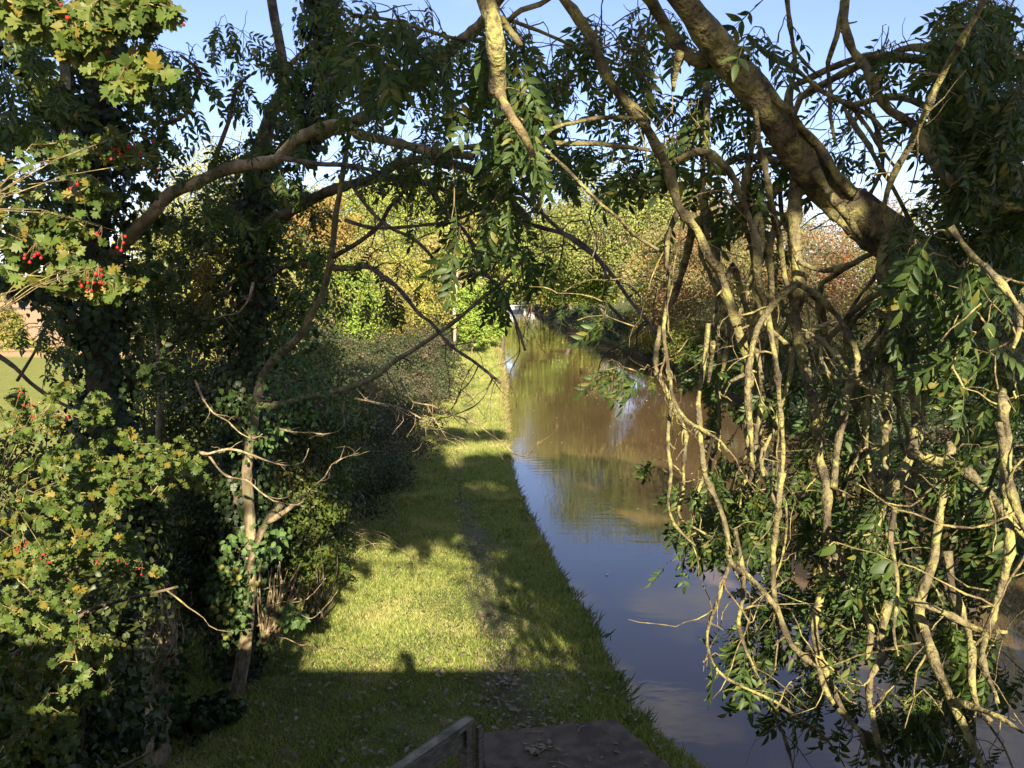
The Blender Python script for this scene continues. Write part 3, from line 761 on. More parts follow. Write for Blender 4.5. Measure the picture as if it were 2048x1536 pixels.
BRN = [  # Y0, Y1, half widths in picture points, points
    (2.95, 3.1, 14, 14, [(1270, -60), (1305, 10), (1352, 84), (1384, 120), (1432, 132)]),
    (3.0, 3.0, 9, 6, [(1362, 105), (1355, 140), (1351, 182)]),
    (2.9, 3.3, 12, 9, [(1090, -70), (1125, 0), (1183, 75), (1214, 144), (1283, 236), (1330, 330), (1354, 405), (1367, 433), (1413, 509), (1443, 542), (1470, 618), (1490, 680), (1499, 755), (1497, 828), (1500, 901), (1505, 985)]),
    (3.15, 2.9, 6, 3.5, [(1362, 425), (1343, 457), (1331, 512), (1328, 572), (1325, 633), (1325, 687), (1334, 754), (1339, 800), (1337, 880), (1345, 950), (1338, 1000), (1348, 1045), (1388, 1085)]),
    (3.2, 3.2, 8, 6, [(1410, 172), (1413, 219), (1413, 310), (1408, 400), (1420, 480), (1440, 530)]),
    (3.1, 3.0, 9, 6, [(1347, 329), (1391, 310), (1439, 329), (1472, 365), (1490, 420), (1504, 467), (1515, 504), (1519, 559), (1530, 620), (1541, 690), (1550, 734), (1559, 829), (1563, 902), (1561, 956)]),
    (3.3, 2.7, 15, 8, [(1597, 330), (1592, 400), (1593, 480), (1598, 566), (1592, 646), (1607, 726), (1621, 792), (1632, 865), (1638, 920), (1654, 975), (1652, 1048), (1658, 1126), (1640, 1184), (1625, 1254), (1640, 1316), (1665, 1378), (1694, 1436), (1760, 1500)]),
    (3.1, 2.9, 9, 7, [(1592, 566), (1552, 595), (1526, 628), (1508, 675), (1493, 755), (1493, 810), (1500, 901)]),
    (3.1, 3.0, 8, 5, [(1600, 572), (1647, 599), (1680, 635), (1698, 675), (1712, 719), (1705, 748)]),
    (3.2, 2.8, 12, 9, [(1765, 470), (1768, 560), (1784, 640), (1752, 701), (1723, 733), (1705, 763), (1687, 792), (1680, 839), (1672, 901), (1669, 975)]),
    (3.3, 2.7, 10, 8, [(1775, 480), (1782, 591), (1785, 719), (1778, 828), (1774, 938), (1756, 1040), (1748, 1080), (1735, 1090)]),
    (3.4, 2.7, 14, 12, [(1830, 540), (1818, 682), (1822, 734), (1829, 792), (1833, 865), (1811, 938), (1785, 985), (1760, 1047), (1752, 1080)]),
    (2.9, 2.5, 14, 10, [(1826, 910), (1870, 925), (1920, 942), (1975, 982), (2012, 1029), (2070, 1090)]),
    (2.6, 2.2, 11, 10, [(1905, 880), (1899, 938), (1891, 980), (1873, 1060), (1866, 1126), (1844, 1184), (1829, 1228), (1848, 1283), (1869, 1330), (1891, 1374), (1906, 1411), (1930, 1460), (1975, 1560)]),
    (2.25, 2.1, 7, 5, [(1903, 1405), (1957, 1422), (2001, 1436), (2050, 1460)]),
    (2.5, 2.1, 12, 8, [(2000, 780), (1994, 803), (1998, 830), (2012, 876), (2012, 950), (2016, 1071), (2005, 1163), (1987, 1236), (1965, 1280), (1961, 1327), (1976, 1374), (1990, 1411)]),
    (2.4, 2.2, 10, 9, [(1998, 840), (2005, 891), (2016, 957), (2037, 1022), (2070, 1090), (2080, 1200)]),
    (2.2, 2.0, 8, 7, [(1900, 450), (1945, 510), (1986, 547), (2027, 595), (2060, 640)]),
    (2.1, 2.1, 7, 5, [(2037, 610), (2030, 657), (2008, 701)]),
    (2.7, 2.4, 11, 7, [(1775, 1200), (1756, 1287), (1764, 1309), (1742, 1352), (1738, 1400), (1745, 1425), (1753, 1473), (1767, 1540)]),
    (2.9, 2.6, 8, 6, [(1560, 940), (1552, 1016), (1548, 1090), (1552, 1181), (1567, 1243), (1585, 1290), (1614, 1323), (1636, 1345), (1650, 1378), (1669, 1404), (1698, 1444), (1713, 1473), (1740, 1550)]),
    (3.0, 2.8, 6, 7, [(1420, 640), (1402, 781), (1400, 829), (1406, 920), (1413, 957), (1428, 990), (1446, 1038), (1457, 1090), (1461, 1119), (1497, 1148), (1530, 1188), (1552, 1225)]),
    (2.8, 2.6, 4.5, 3, [(1457, 1120), (1439, 1184), (1420, 1243), (1417, 1290), (1431, 1331), (1457, 1360), (1504, 1382), (1556, 1404), (1603, 1436), (1647, 1466), (1690, 1530)]),
    (2.9, 2.7, 6, 4, [(1480, 1060), (1486, 1126), (1490, 1199), (1486, 1265), (1504, 1338), (1556, 1433), (1577, 1491), (1590, 1560)]),
    (2.8, 2.6, 8, 6, [(1660, 1110), (1694, 1163), (1731, 1217), (1742, 1265), (1735, 1320)]),
    (3.2, 3.0, 10, 12, [(1690, -30), (1691, 55), (1705, 106), (1731, 146), (1753, 183), (1782, 223), (1819, 245), (1848, 285), (1884, 347), (1960, 395), (2070, 430)]),
    (3.2, 3.2, 6, 4, [(1687, 0), (1676, 73), (1658, 128), (1661, 175), (1661, 237), (1672, 288)]),
    (2.3, 2.9, 8, 6, [(1975, -40), (1950, 44), (1928, 88), (1892, 135), (1873, 175), (1859, 208), (1841, 248), (1822, 292), (1800, 329), (1775, 383), (1753, 438), (1738, 475)]),
    (3.1, 3.1, 6, 4, [(1500, 80), (1534, 110), (1592, 139), (1643, 175), (1698, 208), (1738, 230), (1775, 263), (1804, 292)]),
    (3.1, 3.1, 5, 4, [(1698, 208), (1720, 237), (1745, 266), (1767, 303), (1792, 335)]),
    (3.05, 3.25, 8, 11, [(1534, 179), (1578, 215), (1607, 256), (1636, 288), (1658, 321), (1683, 365), (1712, 402)]),
    (3.15, 3.2, 13, 9, [(1630, 345), (1650, 375), (1672, 400), (1696, 433), (1722, 478)]),
    (3.3, 3.3, 10, 9, [(1570, 310), (1600, 352), (1632, 388), (1683, 440), (1733, 490), (1790, 540)]),
    (3.1, 3.2, 7, 6, [(1512, 200), (1518, 240), (1523, 285), (1534, 329), (1541, 372), (1548, 438), (1559, 485), (1574, 548), (1585, 600)]),
    (3.2, 3.2, 5, 3.5, [(1578, -20), (1578, 73), (1589, 128), (1581, 201), (1589, 245)]),
    (3.2, 3.2, 4, 3, [(1582, 80), (1612, 122), (1648, 155)]),
    (2.9, 3.0, 6, 4, [(1660, 640), (1622, 660), (1600, 668)]),
    (2.9, 2.8, 7, 5, [(1612, 665), (1640, 680), (1668, 715), (1690, 740)]),
    (2.9, 2.8, 5, 4, [(1640, 675), (1645, 720), (1672, 755), (1705, 758)]),
    (2.8, 2.8, 7, 5, [(1715, 755), (1745, 772), (1780, 785)]),
    (2.8, 2.7, 4, 3, [(1740, 760), (1750, 800), (1766, 840)]),
    (2.9, 2.9, 6, 4, [(1425, 680), (1420, 719), (1412, 770)]),
    (2.9, 2.9, 5, 4, [(1487, 745), (1460, 760), (1457, 768)]),
    (3.1, 3.0, 6, 4, [(1600, 530), (1650, 545), (1690, 530), (1722, 522)]),
    (2.5, 2.3, 6, 4, [(1800, 1010), (1786, 1090), (1800, 1180), (1792, 1260), (1801, 1310)]),
    (2.3, 2.2, 7, 6, [(1815, 1200), (1860, 1215), (1910, 1235), (1955, 1258), (2010, 1262)]),
    (2.5, 2.2, 9, 8, [(1900, 1100), (1907, 1190), (1925, 1240), (1935, 1290), (1936, 1360), (1950, 1410), (1980, 1440)]),
    (3.3, 4.0, 5, 2.5, [(1884, 347), (1915, 255), (1960, 160), (2005, 60), (2040, -30)]),
    (3.3, 4.2, 5, 2.5, [(1960, 397), (2000, 310), (2030, 210), (2060, 120)]),
    (3.4, 4.0, 5, 3, [(1940, 390), (1925, 300), (1900, 200), (1890, 90), (1870, 20)]),
    (3.4, 3.9, 6, 3, [(1850, 560), (1900, 500), (1960, 470), (2030, 430), (2080, 380)]),
    (3.3, 3.9, 5, 3, [(1900, 600), (1960, 640), (2000, 720), (2040, 820)]),
    (3.2, 3.9, 5, 3, [(1870, 650), (1880, 740), (1920, 830), (1960, 900), (1975, 1010), (1960, 1120)]),
    (3.2, 4.0, 5, 3, [(1640, 860), (1600, 900), (1560, 960), (1500, 1010), (1430, 1040)]),
    (3.0, 2.8, 5, 4, [(1335, 755), (1345, 800), (1372, 840), (1400, 855), (1440, 880), (1462, 905)]),
]
CURT = []
for Y0, Y1, r0, r1, pts in BRN:
    P, r = traced(pts, Y0, Y1, r0, r1, .035)
    kn = np.arange(0, len(P) + 4, 4); off = RNG.normal(size=(len(kn), 3)) * .0065
    P = P + np.stack([np.interp(np.arange(len(P)), kn, off[:, q]) for q in range(3)], -1)
    nod = 1 + .35 * (RNG.uniform(size=len(P)) < .16); r = r * nod * .8 * np.clip(1.25 - .5 * np.linspace(0, 1, len(P)) ** 3, .7, 1.05)
    tb = Tubes(); tb.add(P, r, 9, .11); ASH.append((P, r))
    for _ in range(int(len(P) * .22)):
        q = RNG.integers(1, len(P) - 1); Q, w, _e = twig(P[q], rv() + (P[q] - P[q - 1]) * 20, U(.02, .07), min(.0055, r[q] * .6), 0, .4, .012); tb.add(Q, w, 5, .2)
    tb.build('branch', M['lichen_bark'], ash)
# thin drooping stems of the curtain
NB = len(ASH)
for k in range(26):
    x0, y0 = U(1340, 1830), (U(150, 420) if k % 4 == 0 else U(480, 820)); Y0 = U(3.0, 4.3); n = 7; ln = U(380, 820)
    xs = x0 + np.cumsum(RNG.normal(0, 26, n)); xs[0] = x0; ys = y0 + ln * np.linspace(0, 1, n) ** .9
    if k % 3 == 0: xs[-1] += U(40, 110); ys[-1] -= U(30, 90)          # some tips sweep up again
    P, r = traced(list(zip(xs, ys)), Y0, Y0 - U(-.2, .5), U(4, 6.5), U(1.5, 2.5), .035)
    kn = np.arange(0, len(P) + 3, 3); off = RNG.normal(size=(len(kn), 3)) * .006
    P = P + np.stack([np.interp(np.arange(len(P)), kn, off[:, q]) for q in range(3)], -1)
    r = r * (1 + .4 * (RNG.uniform(size=len(P)) < .2))
    L0 = np.concatenate([q[0] for q in ASH[:NB]]); j = int(np.argmin(np.linalg.norm(L0 - P[0], axis=1))); T0, _ = smooth_line([L0[j], (L0[j] + P[0]) / 2 + np.array([0, 0, .08]), P[0]], .05)
    P = np.vstack([T0[:-1], P]); r = np.concatenate([np.full(len(T0) - 1, r[0]), r])
    tb = Tubes(); tb.add(P, r, 7, .12)
    for _ in range(int(len(P) * .2)):
        q = RNG.integers(1, len(P) - 1); Q, w, _e = twig(P[q], rv() + (P[q] - P[q - 1]) * 20, U(.02, .09), min(.004, r[q] * .6), 0, .4, .012); tb.add(Q, w, 5, .2)
    tb.build('hanging_stem', M['lichen_bark'], ash); ASH.append((P, r)); CURT.append(P)
# the limb over the path that ends in a sawn stub
for Y0, Y1, r0, r1, pts, m in [(2.4, 2.45, 16, 17, [(955, -60), (971, 0), (986, 44), (991, 92), (996, 150), (993, 196)], 'lichen_bark'), (2.45, 2.3, 11, 7, [(996, 180), (1008, 205), (1024, 236), (1047, 270), (1067, 313)], 'twig_lichen'), (2.45, 2.5, 9, 6, [(1000, 35), (1020, 62), (1042, 92)], 'lichen_bark')]:
    P, r = traced(pts, Y0, Y1, r0, r1, .03); tb = Tubes(); tb.add(P, r, 10, .10); ASH.append((P, r))
    tb.build('hanging_stub', M[m], ash)
CEN = [
    (2.6, 2.6, 6, 4, [(1019, 40), (1043, 20), (1081, 8), (1110, -10)]),
    (2.9, 2.9, 4, 4, [(1060, 292), (1084, 278), (1108, 256), (1146, 246), (1197, 236), (1250, 236), (1290, 240)]),
    (3.2, 2.9, 6, 4, [(880, 300), (960, 292), (1060, 284), (1129, 287), (1200, 288), (1300, 300)]),
    (2.9, 3.2, 4, 3, [(1075, 285), (1129, 335), (1163, 369), (1204, 410), (1238, 437), (1266, 468), (1300, 490), (1330, 506)]),
    (3.2, 3.4, 4, 3, [(985, 60), (1010, 40), (1060, 55), (1120, 80), (1180, 110), (1240, 130)]),
    (3.2, 3.4, 4, 3, [(700, 30), (780, 40), (850, 60), (930, 80), (1000, 70)]),
]
for Y0, Y1, r0, r1, pts in CEN:
    P, r = traced(pts, Y0, Y1, r0, r1, .04); tb = Tubes(); tb.add(P, r, 7, .09); ASH.append((P, r)); tb.build('branch', M['lichen_bark'], ash)
tb = Tubes(); st = []
auto_twigs(tb, ASH[1:60], 4.2, (.12, .55), (.0015, .0048), .6, st)
auto_twigs(tb, st, 2.0, (.06, .25), (.001, .002), .5, [])
ANC = np.concatenate([P for P, r in ASH] + [P for P, r in st])
lv = Leaves()
for z, nl, sz in [
    (zone(1000, 130, 80, 130, 2.6, 3.2, 30), 2.2, .16), (zone(790, 70, 110, 90, 2.9, 3.6, 26), 2.2, .17), (zone(1050, 250, 50, 60, 2.7, 3.1, 10), 2.2, .16), (zone(1240, 120, 100, 110, 3.0, 3.7, 22), 2.2, .15),
    (zone(1290, 300, 90, 70, 3.0, 3.5, 16), 2.2, .15), (zone(1450, 260, 80, 130, 3.1, 3.8, 20), 2.2, .15), (zone(1550, 50, 60, 60, 2.9, 3.3, 6), 2, .17), (zone(1490, 380, 40, 60, 3.1, 3.5, 6), 2, .15),
    (zone(1630, 310, 60, 50, 3.1, 3.8, 12), 2.2, .15), (zone(1770, 100, 40, 50, 3.1, 3.6, 6), 2, .14),
    (zone(1960, 160, 110, 190, 2.9, 4.6, 210), 3.2, .15), (zone(1990, 400, 90, 150, 2.9, 4.4, 150), 3.2, .15), (zone(1860, 440, 60, 60, 2.9, 3.6, 14), 2.2, .15),
    (zone(1890, 600, 130, 130, 2.2, 3.6, 60), 2.6, .155), (zone(1960, 760, 90, 160, 2.4, 3.6, 44), 2.6, .15),
    (zone(1540, 1010, 170, 100, 3.2, 4.6, 100), 2.8, .13), (zone(1375, 1100, 45, 45, 3.0, 3.3, 7), 2, .14), (zone(1600, 1290, 150, 140, 2.9, 4.0, 46), 2.4, .15),
    (zone(1480, 1330, 50, 50, 2.7, 3.1, 6), 2, .15), (zone(1860, 1080, 190, 150, 2.6, 4.2, 110), 2.8, .14), (zone(1940, 1380, 120, 150, 2.5, 3.6, 60), 2.6, .15),
    (zone(1730, 1430, 110, 100, 2.6, 3.4, 20), 2.2, .15),
    (zone(1250, 190, 200, 190, 3.6, 4.8, 50), 2.4, .17), (zone(1470, 230, 110, 190, 3.6, 4.8, 38), 2.2, .17), (zone(1650, 250, 110, 140, 3.6, 4.8, 28), 2.2, .16), (zone(1420, 720, 90, 120, 3.4, 4.4, 10), 2.2, .14), (zone(1640, 800, 110, 140, 3.4, 4.6, 28), 2.4, .14), (zone(1700, 1200, 200, 150, 3.2, 4.6, 60), 2.6, .15), (zone(1680, 880, 80, 110, 2.9, 3.6, 8), 2, .13), (zone(1400, 420, 70, 50, 3.1, 3.5, 5), 2, .14), (zone(1250, 735, 60, 30, 3.1, 3.5, 6), 2, .13),
    (zone(960, 420, 80, 70, 2.9, 3.5, 9), 2.2, .16), (zone(910, 490, 30, 40, 2.8, 3.2, 4), 2, .15), (zone(1160, 560, 110, 90, 3.1, 3.8, 8), 2, .13),
    ]:
    leafspray(lv, tb, z, ANC, nl, sz, PINN)
cz = [P[int(len(P) * U(.5, .98))] + rv() * U(.03, .16) for P in CURT for _ in range(5)]
leafspray(lv, tb, cz, ANC, 1.8, .125, PINN)
lv2 = Leaves()
leafspray(lv2, tb, zone(1668, 1080, 24, 12, 1.9, 1.95, 2) + zone(1930, 660, 60, 120, 2.1, 2.4, 7), ANC, 2.2, .065, [BROAD], droop=.8)
lv.build('foliage', M['ash_leaf'], ash)
lv2.build('foliage', M['ash_leaf'], ash)
tb.build('twig_spray', M['twig_lichen'], ash)
def seeds(px, py, Y, parent, n=26, L=.13):
    lv = Leaves(); c = at(px, py, Y)
    p = c + RNG.normal(size=(n, 3)) * np.array([.018, .018, .024])
    lv.add(NARROW, p, unit(np.array([0, 0, -1.]) + rv(n) * .35), rv(n), U(.018, .034, n))
    a = ANC[np.argmin(np.linalg.norm(ANC - c, axis=1))]
    lv.build('seed_spray', M['seed_key'], parent)
for s in [(1085, 405, 2.9), (1195, 480, 3.1), (1250, 470, 3.1), (1252, 110, 2.9), (1290, 130, 2.9), (1340, 285, 3.1), (1412, 385, 3.1), (1168, 745, 3.0), (1235, 760, 3.0), (1325, 740, 3.0), (1280, 60, 2.9), (1060, 620, 3.0), (1140, 160, 2.9)]:
    seeds(*s, ash)
# ---- unseen tree, inferred from its shade; crown clumps placed to darken chosen areas
bt = thing('unseen_shade_tree', (-1.2, -6.5, 1.5), 'unseen tree behind the bridge, crown shaped to throw broken shade on the towpath', 'tree')
# gaps carved toward the sun to light the sapling's foot, stump, limbs and leaves
GAP = [(at(495, 1215, 8.5), .42), (at(500, 1110, 8.5), .3), (at(305, 1245, 7.1), .42), (at(570, 302, 7.0), .3), (at(132, 220, 6.9), .4), (at(500, 920, 6.5), .3), (at(575, 1000, 6.6), .25), (at(560, 1190, 8.2), .35),
       (at(1870, 1200, 2.4), .24), (at(1985, 1240, 2.3), .2), (at(1895, 1400, 2.3), .18), (at(1655, 1110, 2.8), .2), (at(1450, 1050, 2.9), .22), (at(1570, 1000, 3.4), .3), (at(1900, 660, 2.4), .26), (at(1800, 1060, 3.2), .34), (at(1740, 1350, 2.7), .16),
       (at(1425, 85, 2.95), .15), (at(1490, 165, 3.05), .1), (at(1565, 262, 3.1), .15), (at(1640, 360, 3.2), .1), (at(1700, 410, 3.3), .16), (at(1592, 520, 3.2), .1), (at(1020, 240, 2.4), .12), (at(1940, 960, 3), .24), (at(1620, 1290, 3.2), .26), (at(1340, 70, 3.0), .12),
       (at(1840, 270, 2.6), .16), (at(1740, 160, 3.1), .12), (at(1700, 900, 3.4), .25), (at(1980, 1100, 2.6), .2), (at(1230, 330, 3.6), .18)]
def gaps(P):
    k = np.ones(len(P), bool); sd = np.array(s_dir)
    for g, r in GAP:
        v = P - g; v = v - (v @ sd)[:, None] * sd; k &= np.linalg.norm(v, axis=1) > r
    return k
lv = Leaves(); cc = []
for c, rad, ncl, nl, low in [((-4.2, -4.2, 8.3), (3.8, 1.6, 3.9), 76, 17000, -1), ((1.6, -4.6, 11.3), (4.6, 1.5, 3.0), 40, 7500, -1), ((-2.6, -4.6, 13.0), (3.0, 1.4, 4.4), 40, 8500, -1),
                             ((-1.6, -4.2, 6.3), (.95, 1.2, 1.3), 14, 2400, -1), ((-2.0, -4.3, 10.2), (3.2, 1.3, 2.0), 34, 8000, -1), ((1.5, -4.4, 9.25), (2.9, 1.2, .95), 30, 5200, -1),
                             ((3.3, -4.4, 7.6), (1.6, 1.2, 2.3), 30, 6200, -1), ((-1.3, -4.2, 5.45), (.75, 1.0, .42), 10, 900, -1), ((4.6, -4.4, 7.0), (1.0, 1.0, 1.15), 12, 2600, -1), ((6.8, -4.4, 8.0), (4.2, 1.2, 3.5), 60, 15000, -1), ((5.2, -4.6, 10.4), (3.6, 1.2, 2.0), 30, 2600, -1)]:
    cc.append(crown_leaves(lv, c, rad, ncl, nl, .28, RHOMB, low=low, fill=.6, lump=.42 if rad[2] > 1.2 else .8, gaps=gaps))
cc = np.concatenate(cc)
tb = Tubes()
P, t = smooth_line([(-1.2, -6.5, 1), (-1.5, -6.2, 5), (-1.9, -5.4, 9), (-1.6, -4.8, 13), (-1, -4.6, 15.6)], .3)
tb.add(P, np.linspace(.3, .06, len(P)), 10, .05)
for k in RNG.choice(len(cc), 16, replace=False):
    j = int(len(P) * U(.3, .9)); l2, _ = smooth_line([P[j], (P[j] + cc[k]) / 2 + rv() * .3 + np.array([0, 0, .3]), cc[k]], .25)
    tb.add(l2, np.linspace(.04, .012, len(l2)), 6, .1)
tb.build('trunk', M['dark_bark'], bt); lv.build('crown', M['shrub_leaf'], bt)

# ---- ivy covered trees on the left
def ivy_on(lv, P, r, n, thick, size, gap=.25):
    """ivy leaves lapping round a stem, in uneven shaggy masses"""
    f = U(0, len(P) - 1.01, n); i = f.astype(int); w = (f - i)[:, None]
    c = P[i] * (1 - w) + P[i + 1] * w
    o = unit(rv(n) * np.array([1, 1, .35]))
    bul = 1 + .55 * np.sin(f * .9 + 3 * o[:, 0]) * np.sin(f * .37 + 2 * o[:, 1])
    d = o * (r[i][:, None] + (thick * np.clip(bul, .3, 2) * U(.15, 1, n) ** .6)[:, None])
    lv.add(IVY, c + d, unit(np.array([0, 0, -1.]) + rv(n) * .45 + o * .3), unit(o + rv(n) * .5 + np.array([0, 0, .25])), size * U(.6, 1.25, n))
IV = thing('ivy_tree', at(235, 1500, 7.5) * np.array([1, 1, 0]), 'tall dark tree by the hawthorn berries with its trunk wrapped in thick ivy', 'tree')
tA, prm = smooth_line([at(250, 1620, 7.5), at(240, 1250, 7.5), at(212, 850, 7.5), at(188, 500, 7.5), at(192, 280, 7.5), at(222, 0, 7.5), at(240, -250, 7.4)], .12)
rA = np.linspace(.17, .11, len(tA))
tb = Tubes(); tb.add(tA, rA, 10, .06); tb.build('trunk', M['dark_bark'], IV)
LEFT = [(tA, rA)]
for Y0, Y1, r0, r1, pts, m in [
    (7.4, 6.2, 13, 9, [(215, 520), (256, 478), (308, 424), (342, 386), (393, 366), (455, 338), (506, 328), (554, 318), (588, 284), (632, 260), (684, 247), (718, 268), (787, 284), (855, 301), (945, 312)], 'sapling_bark'),
    (6.3, 5.9, 6, 4, [(560, 316), (600, 322), (640, 328), (700, 331), (760, 345)], 'dark_bark'),
    (7.0, 6.8, 9, 8, [(126, 60), (130, 137), (132, 200), (133, 239), (134, 308), (150, 400)], 'sapling_bark'),
    (7.4, 6.9, 13, 8, [(180, 690), (150, 640), (80, 590), (0, 558), (-60, 540)], 'dark_bark'),
    (7.2, 6.8, 11, 7, [(190, 330), (120, 250), (60, 150), (20, 60), (-10, -20)], 'dark_bark'),
    (6.9, 6.6, 5, 3, [(-20, 700), (30, 735), (60, 765), (110, 800), (170, 830)], 'dark_bark'),
    (6.8, 6.7, 3.5, 2, [(34, 762), (60, 720), (82, 680), (95, 640)], 'dark_bark'),
    (7.2, 7.0, 5, 3, [(300, 330), (330, 250), (370, 230), (400, 150), (360, 110)], 'dark_bark'),
    (7.2, 7.0, 5, 3, [(425, 345), (440, 290), (460, 235), (470, 180), (500, 150)], 'dark_bark'),
    ]:
    P, r = traced(pts, Y0, Y1, r0, r1, .06); tb = Tubes(); tb.add(P, r, 8, .07); LEFT.append((P, r)); tb.build('branch', M[m], IV)
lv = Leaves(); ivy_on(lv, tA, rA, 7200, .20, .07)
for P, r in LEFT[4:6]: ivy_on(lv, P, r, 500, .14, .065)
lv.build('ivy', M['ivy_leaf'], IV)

IB = thing('ivy_tree', at(478, 1390, 9) * np.array([1, 1, 0]), 'slimmer ivy clad ash with long limbs crossing over the canal', 'tree')
tB, _ = smooth_line([at(478, 1400, 9), at(488, 1100, 9), at(492, 900, 9), at(505, 600, 9), at(512, 400, 9), at(535, 250, 9), at(568, 161, 9), at(556, 70, 9), at(543, 0, 9), at(530, -160, 9)], .12)
rB = np.interp(np.linspace(0, 1, len(tB)), [0, .7, .8, 1], [.16, .12, .055, .04])
tb = Tubes(); tb.add(tB, rB, 10, .06); tb.build('trunk', M['dark_bark'], IB)
LB = [(tB, rB)]
for Y0, Y1, r0, r1, pts, m in [
    (9, 8.4, 6, 4, [(568, 161), (580, 130), (605, 106), (640, 70), (665, 20), (680, -40)], 'sapling_bark'),
    (8.8, 5.2, 12, 11, [(520, 330), (590, 300), (660, 262), (735, 232), (787, 191), (828, 154), (869, 120), (903, 96), (960, 50), (1010, -20)], 'sapling_bark'),
    (8.6, 6.0, 12, 6, [(535, 450), (609, 407), (650, 386), (700, 369), (752, 356), (794, 328), (860, 318), (930, 335), (1000, 380), (1060, 440)], 'dark_bark'),
    (7.0, 4.6, 6, 3, [(752, 354), (842, 363), (910, 390), (975, 420), (1030, 441), (1094, 458), (1140, 472), (1186, 506), (1225, 551), (1262, 603), (1292, 639), (1316, 672)], 'dark_bark'),
    (6.6, 4.8, 5, 3, [(850, 320), (900, 335), (960, 335), (992, 342), (1040, 385), (1077, 420), (1129, 468), (1197, 520), (1215, 560)], 'dark_bark'),
    (6.0, 5.0, 4, 2.5, [(860, 365), (890, 420), (935, 470), (960, 530), (1000, 580), (1030, 640), (1050, 700)], 'dark_bark'),
    (6.0, 5.2, 4, 2.5, [(700, 365), (740, 420), (780, 455), (830, 480), (880, 530), (910, 560), (950, 545), (985, 560)], 'dark_bark'),
    (6.5, 6.0, 4, 2.5, [(690, 440), (740, 455), (790, 455), (850, 450), (910, 440), (960, 418)], 'dark_bark'),
    (8.8, 8.0, 5, 3, [(530, 560), (575, 530), (620, 525), (660, 515)], 'dark_bark'),
    ]:
    P, r = traced(pts, Y0, Y1, r0, r1, .06); tb = Tubes(); tb.add(P, r, 8, .08); LB.append((P, r)); tb.build('branch', M[m], IB)
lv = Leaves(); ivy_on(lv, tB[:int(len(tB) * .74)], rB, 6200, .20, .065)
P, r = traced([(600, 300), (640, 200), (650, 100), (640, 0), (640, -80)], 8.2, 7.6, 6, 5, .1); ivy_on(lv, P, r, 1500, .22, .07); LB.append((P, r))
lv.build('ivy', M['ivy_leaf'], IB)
tb = Tubes(); tb.add(P, r, 6); st = []
auto_twigs(tb, LB[2:9], 5.5, (.25, 1.1), (.003, .007), .35, st, .42)
auto_twigs(tb, st, 3.0, (.12, .4), (.002, .0035), .1, [], .5, .2)
AN = np.concatenate([p for p, _ in LB] + [p for p, _ in st])
lv = Leaves()
for z, nl, sz in [(zone(640, 110, 100, 150, 6.5, 8.2, 50), 2.4, .22), (zone(470, 110, 60, 110, 7.5, 8.8, 16), 2.4, .24), (zone(560, 300, 80, 60, 7, 8.5, 22), 2.6, .22), (zone(770, 150, 130, 120, 5.5, 7, 30), 2, .22),
                  (zone(910, 380, 120, 80, 5, 6.5, 22), 2, .22), (zone(1000, 500, 90, 110, 4.6, 5.6, 22), 2.2, .2), (zone(780, 310, 120, 40, 6, 7.5, 22), 2.4, .22), (zone(900, 270, 150, 70, 5, 6.5, 24), 2, .22), (zone(760, 560, 90, 60, 6.5, 7.5, 12), 2, .2), (zone(880, 150, 300, 180, 5, 7, 64), 1.8, .2), (zone(1090, 230, 170, 150, 4.6, 6, 40), 2.4, .2), (zone(590, 470, 70, 120, 8, 9.4, 56), 3, .2), (zone(440, 470, 60, 110, 8.4, 9.4, 40), 3, .2), (zone(580, 640, 60, 70, 8.2, 9.2, 20), 2.6, .18)]:
    leafspray(lv, tb, z, AN, nl, sz, PINN, r=.003)
for z in [zone(430, 540, 110, 170, 8.6, 10, 150), zone(560, 300, 70, 120, 8.2, 9.2, 50), zone(600, 620, 60, 120, 8.4, 9.6, 50)]:
    leafspray(lv, tb, z, AN, 7, .075, [OVATE, IVY], r=.003, spread=1.0, droop=.4)
lv.build('foliage', M['ash_leaf'], IB); tb.build('twig_spray', M['dark_bark'], IB)
# ash sprays of the first ivy tree
tb = Tubes(); lv = Leaves(); AN = np.concatenate([p for p, _ in LEFT[1:]])
for z, nl, sz in [(zone(60, 250, 80, 160, 6, 7.2, 60), 3, .24), (zone(380, 140, 60, 90, 6.5, 7.5, 16), 2.4, .24), (zone(290, 200, 50, 120, 6.5, 7.5, 26), 2.4, .2), (zone(60, 430, 80, 80, 6.3, 7, 26), 2.6, .22), (zone(90, 680, 60, 90, 6.3, 7, 16), 2.4, .16), (zone(430, 300, 60, 60, 6.5, 7.5, 12), 2.2, .2), (zone(400, 430, 90, 40, 6.5, 7.4, 12), 2.2, .2), (zone(40, 60, 60, 60, 6, 7, 18), 2.5, .24)]:
    leafspray(lv, tb, z, AN, nl, sz, PINN, r=.003)
AN = np.concatenate([AN, tA])
for z in [zone(300, 240, 70, 170, 7, 8, 90), zone(80, 440, 90, 130, 6.5, 7.8, 80), zone(290, 430, 70, 60, 7.2, 8.2, 40), zone(110, 180, 60, 160, 6.6, 7.8, 60), zone(300, 640, 60, 160, 7.2, 8.2, 60)]:
    leafspray(lv, tb, z, AN, 7, .07, [OVATE, IVY], r=.003, spread=1.0, droop=.4)
lv.build('foliage', M['ash_leaf'], IV); tb.build('twig_spray', M['dark_bark'], IV)

